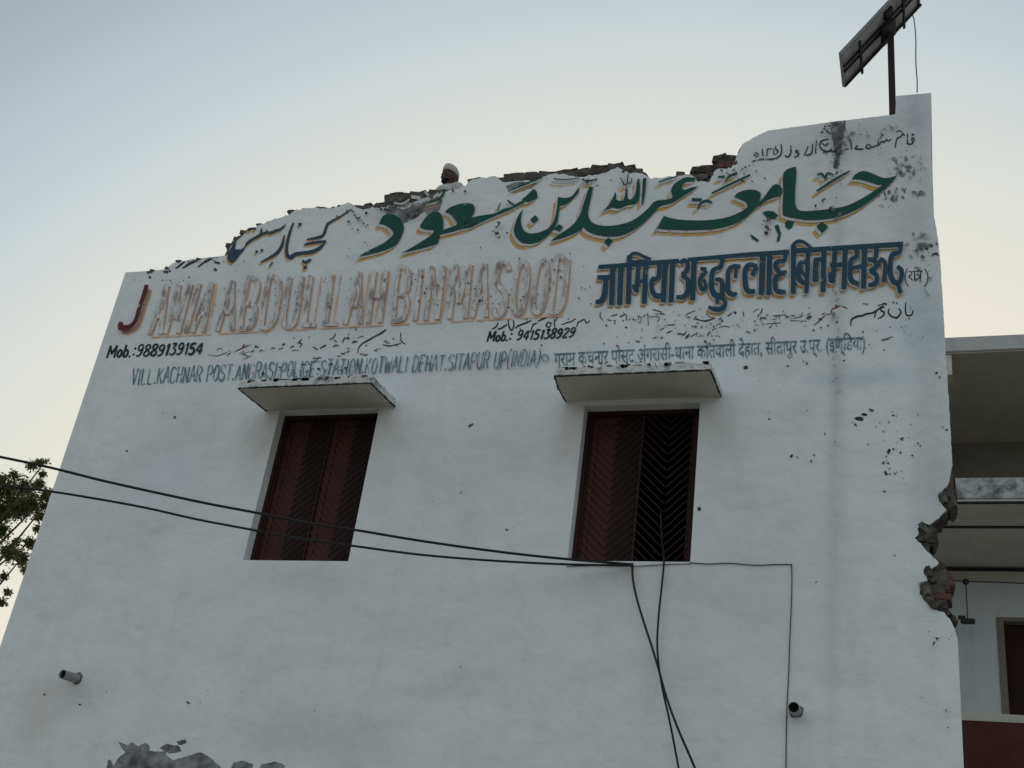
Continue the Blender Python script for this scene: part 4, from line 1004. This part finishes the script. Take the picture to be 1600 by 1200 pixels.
# ------------------------------------------------------------------ cables
def cable(name, pts, r, mat, label, cat, group=None, n=5):
    """pts: (px, py, Y)"""
    P = [at(*p) for p in pts]
    root = P[0]
    o = tube(name, P, r, mat, n=n)
    return tag(o, label, cat, group)
def Yc(px): # distance in front of the wall grows towards the left
    return -.05 - max(0, (985 - px)) * .0021
C1 = [(-160,679),(-60,703),(0,714),(80,731),(160,751),(245,770),(330,788),(410,803),(480,817),(560,829),(650,844),(740,857),(820,867),(890,874),(950,879),(988,882)]
C2 = [(-160,735),(-60,750),(0,758),(80,768),(160,781),(230,794),(310,812),(395,828),(470,842),(552,853),(650,866),(740,874),(820,879),(890,882),(950,883),(990,884)]
cable('overhead_cable', [(x_, y_, Yc(x_)) for x_, y_ in C1], .0112, M_cable, 'upper of the two thick black cables sagging across the white wall', 'cable', 'cables strung to the window')
cable('overhead_cable', [(x_, y_, Yc(x_)) for x_, y_ in C2], .0098, M_cable, 'lower of the two thick black cables sagging across the white wall', 'cable', 'cables strung to the window')
cable('hanging_cable', [(988,880,-.045),(989,905,-.05),(995,935,-.06),(1006,972,-.08),(1020,1015,-.10),(1031,1052,-.12),(1041,1088,-.14),(1058,1135,-.16),(1085,1198,-.18),(1110,1262,-.2),(1130,1330,-.22)], .0095, M_cable,
      'black cable drooping from the left corner under the open window', 'cable')
cable('hanging_cable', [(1032,800,.12),(1034,840,.10),(1037,872,-.02),(1037,885,-.04),(1033,925,-.05),(1029,965,-.06),(1027,1005,-.07),(1030,1045,-.09),(1037,1085,-.10),(1045,1120,-.11),(1060,1198,-.12),(1070,1262,-.13),(1076,1330,-.14)], .0085, M_cable,
      'black cable hanging out over the sill of the open window', 'cable')
cable('wall_wire', [(1078,879,-.008),(1105,881,-.010),(1140,880,-.008),(1180,883,-.010),(1210,882,-.008),(1233,882,-.010),(1237,886,-.010),(1237,930,-.008),(1234,1000,-.010),(1232,1060,-.010),(1229,1120,-.008),(1228,1200,-.010),(1226,1280,-.01)], .0042, M_wire,
      'thin grey wire pinned along the wall and down past the right spout', 'wire')
cable('sill_wire', [(885,885,-.012),(930,884,-.010),(985,885,-.012),(1040,882,-.010),(1080,881,-.012)],   .0035, M_cable, 'short black wire lying along the sill of the open window', 'wire')

# ------------------------------------------------------------------ brick on the left sunshade
xa, xb, zs, ts = S1
bp = at(494, 584, -.22)
bk = empty('broken_brick', (bp.x, -.3, zs + ts - .035))
tag(bk, 'broken red brick lump lying on the left window sunshade', 'brick')
me = brick_mesh(77, .20, .085, .11, .022); me.materials.append(M_brickr)
o = bpy.data.objects.new('brick_body', me); link(o, bk); o.location = (0, 0, .048); o.rotation_euler = (.1, -.12, .4)
me = brick_mesh(78, .08, .03, .06, .01); me.materials.append(M_brick)
o = bpy.data.objects.new('brick_crumb', me); link(o, bk); o.location = (.14, .02, .018); o.rotation_euler = (.1, .2, 1.0)
xa2, xb2, zs2, ts2 = S2
bp = at(977, 569, -.28)
me = brick_mesh(79, .13, .03, .08, .008); me.materials.append(M_damp)
o = bpy.data.objects.new('slate_chip', me); link(o); o.location = (bp.x, -.36, zs2 + ts2 - .018); o.rotation_euler = (0, -.06, .1)
tag(o, 'flat black stone chip lying on the right window sunshade', 'stone')

# ------------------------------------------------------------------ solar panel
PY = .62
ptop = at(1389, 62, PY)
sp = empty('solar_panel', (ptop.x, PY, ROOFZ))
tag(sp, 'small tilted solar panel on a maroon pole behind the parapet pillar', 'solar panel')
def sadd(o): o.parent = sp; o.matrix_parent_inverse = Matrix.Translation((-ptop.x, -PY, -ROOFZ)); return o
A = at(1307, 68, PY - .28)
B_ = at(1320, 136, PY + .20)
Cc = at(1438, 9, PY + .20)
pb = (A + B_) / 2
u = (Cc - B_); u.y = 0; Lp = u.length; u.normalize()
v = Vector((0, 1, 0)); nn = u.cross(v).normalized()
if nn.z < 0: nn = -nn
Wp = .50
def panel_box(name, u0, u1, v0, v1, n0, n1, mat, par=None):
    bm = bmesh.new(); vs = box(bm, u0, u1, v0, v1, n0, n1)
    for q_ in bm.verts:
        c_ = q_.co.copy(); q_.co = org + u * c_.x + v * c_.y + nn * c_.z
    return sadd(bm_obj(name, bm, mat))
org = Vector((B_.x, PY - .04, B_.z))
h2 = Wp / 2
panel_box('backsheet', .02, Lp - .02, -h2 + .02, h2 - .02, .020, .026, M_back)
panel_box('glass_face', .02, Lp - .02, -h2 + .02, h2 - .02, .0265, .031, M_cell)
for (u0, u1, v0, v1) in ((0, Lp, -h2, -h2 + .02), (0, Lp, h2 - .02, h2), (0, .02, -h2 + .0205, h2 - .0205), (Lp - .02, Lp, -h2 + .0205, h2 - .0205)):
    panel_box('frame_rail', u0, u1, v0, v1, -.002, .034, M_alu)
panel_box('support_rail', 0, Lp, -.075, -.050, -.022, -.004, M_rail)
panel_box('support_rail', 0, Lp, -.005, .020, -.022, -.004, M_rail)
panel_box('support_rail', 0, Lp, h2 - .045, h2 - .022, -.020, -.004, M_rail)
for uu in (.24, Lp - .34):
    panel_box('cross_rail', uu, uu + .028, -h2 + .03, h2 + .01, -.040, -.023, M_rail)
panel_box('junction_box', Lp * .55, Lp * .55 + .12, -.17, -.07, -.012, .018, M_rail)
panel_box('mounting_bracket', Lp * .44, Lp * .44 + .20, -.09, .13, -.085, -.041, M_rail)
cpos = org + u * (Lp * .44 + .10) + nn * -.09
bm = bmesh.new(); box(bm, cpos.x - .033, cpos.x + .033, PY - .033, PY + .033, ROOFZ, cpos.z)
sadd(bm_obj('pole', bm, M_pole))
sadd(box_obj('base_plate', cpos.x - .1, cpos.x + .1, PY - .1, PY + .1, ROOFZ - .0, ROOFZ + .012, M_pole))
cable('panel_lead', [(1424,22,PY+.2),(1428,30,PY+.15),(1431,60,PY-.1),(1431,95,PY-.3),(1433,125,.25),(1433,144,.12)], .006, M_wire, 'thin grey lead dropping from the solar panel to the top of the pillar', 'wire')

# ------------------------------------------------------------------ person on the roof
hp = at(707, 252, .52)
HT = hp.z - ROOFZ - .10
print('HT', HT, 'left top', at(230, 423).z, 'par', at(706, 296).z)
person = empty('person', (hp.x, .52, ROOFZ))
tag(person, 'person in a white cap and pale collared shirt looking over the broken parapet', 'person')
def ell(bm, c_, r_, seg=16, rot=None):
    m_ = Matrix.Translation(c_) @ (rot or Matrix.Identity(4)) @ Matrix.Diagonal((r_[0], r_[1], r_[2], 1))
    bmesh.ops.create_uvsphere(bm, u_segments=seg, v_segments=max(8, seg*2//3), radius=1, matrix=m_)
def limb(bm, a, b, r0, r1, n_=9):
    a, b = Vector(a), Vector(b)
    for i in range(n_ + 1):
        t = i / n_; r_ = r0 + (r1 - r0) * t; ell(bm, a.lerp(b, t), (r_, r_, r_), 10)
def remesh(name, bm, mat, vox, par, smooth=4):
    me = bpy.data.meshes.new(name); bm.to_mesh(me); bm.free(); me.materials.append(mat)
    o_ = bpy.data.objects.new(name, me); link(o_, par)
    md = o_.modifiers.new('r', 'REMESH'); md.mode = 'VOXEL'; md.voxel_size = vox; md.use_smooth_shade = True
    m2 = o_.modifiers.new('s', 'SMOOTH'); m2.iterations = smooth; m2.factor = .5
    return o_
k = HT / 1.72
hz = 1.72 * k
def K(*p): return Vector(p) * k
bm = bmesh.new()
ell(bm, K(0, 0, 1.585), (.078*k, .098*k, .118*k), 24); ell(bm, K(0, -.035, 1.52), (.056*k, .062*k, .062*k)); ell(bm, K(0, .02, 1.61), (.080*k, .092*k, .09*k))
ell(bm, K(0, -.098, 1.565), (.014*k, .022*k, .028*k), 10); ell(bm, K(0, -.088, 1.605), (.045*k, .016*k, .012*k), 10); ell(bm, K(0, -.09, 1.528), (.026*k, .014*k, .010*k), 10)
for sx in (-1, 1):
    ell(bm, K(sx*.082, .005, 1.575), (.012*k, .022*k, .034*k), 10)
    ell(bm, K(sx*.04, -.072, 1.56), (.024*k, .022*k, .02*k), 10)
limb(bm, K(0, .01, 1.36), K(0, 0, 1.52), .056*k, .054*k)
limb(bm, K(0, 0, .98), K(0, 0, 1.32), .135*k, .13*k)
for sx in (-1, 1):
    limb(bm, K(sx*.02, 0, 1.37), K(sx*.17, .0, 1.36), .07*k, .06*k, 6)
    limb(bm, K(sx*.19, 0, 1.35), K(sx*.23, -.02, 1.07), .052*k, .042*k); limb(bm, K(sx*.23, -.02, 1.07), K(sx*.17, -.24, 1.02), .040*k, .028*k)
    ell(bm, K(sx*.16, -.29, 1.015), (.035*k, .055*k, .02*k), 10)
    for f_ in range(4):
        limb(bm, K(sx*(.135 + f_*.017), -.33, 1.02), K(sx*(.135 + f_*.017), -.395 + abs(f_-1.4)*.008, .998), .0095*k, .0085*k, 5)
    limb(bm, K(sx*.13, -.285, 1.012), K(sx*.105, -.33, 1.0), .011*k, .009*k, 5)
    limb(bm, K(sx*.09, 0, .92), K(sx*.10, 0, .5), .085*k, .056*k); limb(bm, K(sx*.10, 0, .5), K(sx*.10, .01, .08), .054*k, .038*k)
    ell(bm, K(sx*.105, -.06, .04), (.045*k, .12*k, .038*k), 12)
body = remesh('body', bm, M_skin, .011, person)
bm = bmesh.new()
for sx in (-1, 1):
    limb(bm, K(sx*.0, 0, 1.37), K(sx*.18, .0, 1.36), .084*k, .074*k, 6)
    limb(bm, K(sx*.19, 0, 1.35), K(sx*.23, -.02, 1.07), .066*k, .06*k, 8); limb(bm, K(sx*.23, -.02, 1.07), K(sx*.18, -.2, 1.03), .056*k, .046*k, 6)
limb(bm, K(0, 0, .62), K(0, 0, 1.30), .19*k, .155*k, 12); ell(bm, K(0, 0, 1.30), (.20*k, .13*k, .13*k))
remesh('kurta', bm, M_cap, .016, person)
# stand-up collar, open at the front
bm = bmesh.new(); ns = 20
ring = []
for i in range(ns + 1):
    a = math.radians(-75 + 330 * i / ns) + math.pi * 0
    an = math.radians(-60) + math.radians(300) * i / ns
    dx, dy = math.cos(an), math.sin(an)
    ring.append([bm.verts.new(K(dx*.082, dy*.085 + .01, 1.39)), bm.verts.new(K(dx*.074, dy*.078 + .012, 1.465 + .01*math.sin(an)))])
for i in range(ns): bm.faces.new((ring[i][0], ring[i+1][0], ring[i+1][1], ring[i][1]))
bmesh.ops.solidify(bm, geom=bm.faces[:], thickness=.008)
bm_obj('collar', bm, M_cap, person, smooth=True)
# cap
bm = bmesh.new(); prof = [(.090, 1.612), (.093, 1.64), (.092, 1.675), (.082, 1.702), (.05, 1.716), (.0, 1.720)]
nseg = 24; rows = []
for (r_, z_) in prof:
    rows.append([bm.verts.new(K(math.cos(2*math.pi*i/nseg)*r_*.93, math.sin(2*math.pi*i/nseg)*r_*1.12 + .012, z_ - .028*math.sin(2*math.pi*i/nseg)*(1 if r_ > .08 else .4))) for i in range(nseg)])
for a_, b_ in zip(rows, rows[1:]):
    for i in range(nseg): bm.faces.new((a_[i], a_[(i+1) % nseg], b_[(i+1) % nseg], b_[i]))
bmesh.ops.remove_doubles(bm, verts=bm.verts[:], dist=.0005)
bmesh.ops.solidify(bm, geom=bm.faces[:], thickness=-.004)
bm_obj('cap', bm, M_cap, person, smooth=True)
bm = bmesh.new(); ell(bm, K(0, -.045, 1.505), (.057*k, .050*k, .034*k), 14); ell(bm, K(0, -.055, 1.487), (.036*k, .034*k, .026*k), 12)
remesh('beard', bm, M_beard, .007, person, 3)
for sx in (-1, 1):
    bm = bmesh.new(); ell(bm, K(sx*.033, -.088, 1.588), (.012*k, .008*k, .007*k), 10); bm_obj('eye', bm, M_beard, person, True)
person.rotation_euler = (0, 0, math.radians(-24))

# ------------------------------------------------------------------ building wing at the right, set back
YF = 7.0
def zw(py, Y=YF): return at(1550, py, Y).z
wing = empty('verandah_wing', (3.5, YF, 0))
tag(wing, 'set back white building wing with open upper verandah and red lower wall', 'building')
def wadd(o): o.parent = wing; o.matrix_parent_inverse = Matrix.Translation((-3.5, -YF, 0)); return o
xl = at(1400, 650, YF).x - 1.2; xr = 9.5
zr1, zr0 = zw(524), zw(546.5)          # roof slab edge
zb1, zb0 = zw(747), zw(783)            # balcony edge
zs1 = zb0
def back_y(z, py):                      # where a ray through (1550,py) meets the plane z
    d = RT @ Vector(((1550 - 800) / FPX, (py - 600) / FPX, 1.0)); t = (z - CAM.z) / d.z
    return (CAM + d * t).y
YB = back_y(zb0, 886)
YM = back_y(zb0, 823)
wadd(box_obj('roof_slab', xl, xr, YF, YF + 5.6, zr0, zr1, M_edge, bev=.01))
wadd(box_obj('roof_soffit', xl + .01, xr - .01, YF + .03, YF + 5.5, zr0 - .02, zr0 - .002, M_drab))
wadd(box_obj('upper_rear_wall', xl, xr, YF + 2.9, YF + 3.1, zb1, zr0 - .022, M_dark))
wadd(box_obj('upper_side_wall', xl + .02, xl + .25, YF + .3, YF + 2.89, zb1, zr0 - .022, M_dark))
wadd(box_obj('end_beam', xl, at(1487, 560, YF).x, YF + .05, YF + .32, zw(580), zr0 - .022, M_soffit))

M_mould = mould_mat((.50, .51, .51))
wadd(box_obj('balcony_edge', xl, xr, YF - .02, YF + .12, zb0 + .03, zb1, M_mould, bev=.008))
wadd(box_obj('balcony_slab', xl, xr, YF, YM, zb0, zb0 + .14, M_soffit))
wadd(box_obj('balcony_slab', xl, xr, YM + .002, YB + .1, zb0 - .0, zb0 + .14, M_soffit))
wadd(box_obj('ceiling_joint', xl, xr, YM - .035, YM + .035, zb0 - .012, zb0 - .001, M_damp))
wadd(box_obj('drip_edge', xl, xr, YF + .0, YF + .05, zb0 - .022, zb0 - .002, M_damp))
zz = lambda py: at(1550, py, YB).z
wadd(box_obj('rear_wall_upper_band', xl, xr, YB, YB + .2, zz(911), zb0 - .002, M_soffit))
wadd(box_obj('ceiling_joint', xl, xr, YB - .03, YB - .001, zb0 - .07, zb0 - .02, M_damp))
dx0 = at(1573, 1050, YB).x; dx1 = dx0 + .95; dtop = at(1580, 971, YB).z; fl_z = dtop - 2.0
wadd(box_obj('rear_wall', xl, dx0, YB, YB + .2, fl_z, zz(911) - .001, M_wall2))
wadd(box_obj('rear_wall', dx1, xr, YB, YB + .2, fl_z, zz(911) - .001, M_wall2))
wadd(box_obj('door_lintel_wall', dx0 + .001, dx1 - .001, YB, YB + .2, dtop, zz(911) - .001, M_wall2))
bm = bmesh.new(); fwid = .10
box(bm, dx0 - fwid, dx0, YB - .015, YB + .12, fl_z, dtop + .06); box(bm, dx1, dx1 + fwid, YB - .015, YB + .12, fl_z, dtop + .06); box(bm, dx0 + .001, dx1 - .001, YB - .014, YB + .12, dtop - .001, dtop + .059)
wadd(bm_obj('door_frame', bm, M_jamb))
wadd(box_obj('door_leaf', dx0 + .002, dx1 - .002, YB + .13, YB + .17, fl_z, dtop - .002, M_frame))
wadd(box_obj('interior_wall', xl, xr, YB + 2.2, YB + 2.3, 0, zb0, M_drab))
wadd(box_obj('verandah_floor', xl, xr, YF + .13, YB + .2, fl_z - .15, fl_z - .002, M_soffit))
zred = at(1550, 1127, YF).z
wadd(box_obj('red_parapet', xl, xr, YF, YF + .12, fl_z - 2.6, zred, M_red, bev=.01))
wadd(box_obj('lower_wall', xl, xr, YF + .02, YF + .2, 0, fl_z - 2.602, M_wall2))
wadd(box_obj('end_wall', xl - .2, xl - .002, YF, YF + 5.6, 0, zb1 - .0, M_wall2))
# hook wire and hanging fixture
P = [at(1470, 905, YB - .35), at(1508, 908, YB - .35), at(1550, 909.5, YB - .35), at(1600, 911.5, YB - .35), at(1660, 914, YB - .35)]
tag(tube('verandah_wire', P, .010, M_wire), 'grey wire stretched level under the verandah ceiling of the right wing', 'wire')
fp = at(1509, 910, YB - .35)
hang = empty('hanging_fixture', tuple(fp)); tag(hang, 'small dark fixture on a short rod hanging in the right verandah', 'lamp')
hz_ = fp.z - at(1510, 972, YB - .35).z
bm = bmesh.new(); box(bm, -.009, .009, -.009, .009, -hz_ + .06, 0); bm_obj('rod', bm, M_wire, hang)
bm = bmesh.new(); ell(bm, (0, 0, .01), (.05, .05, .05), 10); bm_obj('hook_plate', bm, M_lampd, hang)
bm = bmesh.new(); box(bm, -.10, .10, -.05, .05, -hz_ - .02, -hz_ + .045); bmesh.ops.bevel(bm, geom=bm.edges[:], offset=.012, segments=2, affect='EDGES'); box(bm, -.13, -.03, -.04, .04, -hz_ + .0455, -hz_ + .085); bm_obj('housing', bm, M_lampd, hang)

# ------------------------------------------------------------------ tree at the left
TY = 7.5
tree = empty('tree', tuple(Vector((at(-60, 900, TY).x - .6, TY, 0))))
tag(tree, 'leafy green tree standing behind the left edge of the white building', 'tree')
tx = tree.location.x
rt = random.Random(9)
clumps = []
for (px, py, r_) in ((10,762,17),(38,762,15),(62,757,9),(20,785,20),(48,786,18),(72,776,10),(4,803,18),(30,797,14),(62,806,9),(3,830,12),(46,848,9),(14,862,15),(34,872,12),(54,852,7),(4,748,8),(22,742,7),(50,727,7),(62,722,6),(71,721,4),(40,890,7),(6,900,6),(2,940,7),(12,925,5),(66,740,6),
                     (70,790,6),(58,826,5),(78,770,5),(26,846,6)):
    c_ = at(px, py, TY + rt.uniform(-.8, .8)); clumps.append((c_, r_ / 100.0 * 1.05, True))
cc = at(-110, 810, TY)
for i in range(150):
    a = rt.uniform(0, 2*math.pi); rr = (rt.random() ** .5) * 2.6; zz_ = rt.uniform(-1.7, 2.0)
    c_ = cc + Vector((-1.6 + math.cos(a)*rr, math.sin(a)*rr, zz_))
    lim = 2.3 * (1 - (zz_ / 2.6)**2)**.5
    if rr > lim: continue
    # stay left of the part the photograph shows
    q_ = R @ (c_ - CAM); ppx = q_.x/q_.z*FPX + 800
    if ppx > -22: continue
    clumps.append((c_, rt.uniform(.22, .42), False))
vs, fs = [], []
def leaf(p, s_):
    d = Vector((rt.gauss(0, 1), rt.gauss(0, 1), rt.gauss(-.3, .8))).normalized(); e = d.cross(Vector((rt.gauss(0, 1), rt.gauss(0, 1), rt.gauss(0, 1)))).normalized()
    o_ = len(vs); f_ = d.cross(e) * s_ * .12
    vs.extend((p, p + d*s_*.45 + e*s_*.22 + f_, p + d*s_, p + d*s_*.45 - e*s_*.22 + f_)); fs.append((o_, o_+1, o_+2, o_+3))
for (c_, r_, near) in clumps:
    n_ = int((2600 if near else 620) * (r_ / .2) ** 1.7 * .42)
    for i in range(n_):
        dv = Vector((rt.gauss(0, .5), rt.gauss(0, .5), rt.gauss(0, .5))) * r_
        leaf(c_ + dv, rt.uniform(.035, .085))
o = mesh_obj('crown', vs, fs, M_leaf); o.parent = tree; o.matrix_parent_inverse = Matrix.Translation(-tree.location)
def tadd(o_): o_.parent = tree; o_.matrix_parent_inverse = Matrix.Translation(-tree.location); return o_
fork = Vector((tx, TY, cc.z - 2.3))
tadd(tube('trunk', [(tx, TY, -.2), (tx + .08, TY + .05, 1.5), (tx - .05, TY, 3.0), tuple(fork)], (.2, .13), M_trunk, sides=10))
for (c_, r_, near) in clumps[::6] + clumps[:24:5]:
    mid_ = fork.lerp(c_, .5) + Vector((rt.uniform(-.2, .2), rt.uniform(-.2, .2), -.2))
    tadd(tube('limb', [tuple(fork), tuple(mid_), tuple(c_)], (.05, .008), M_trunk, sides=6, n=5))
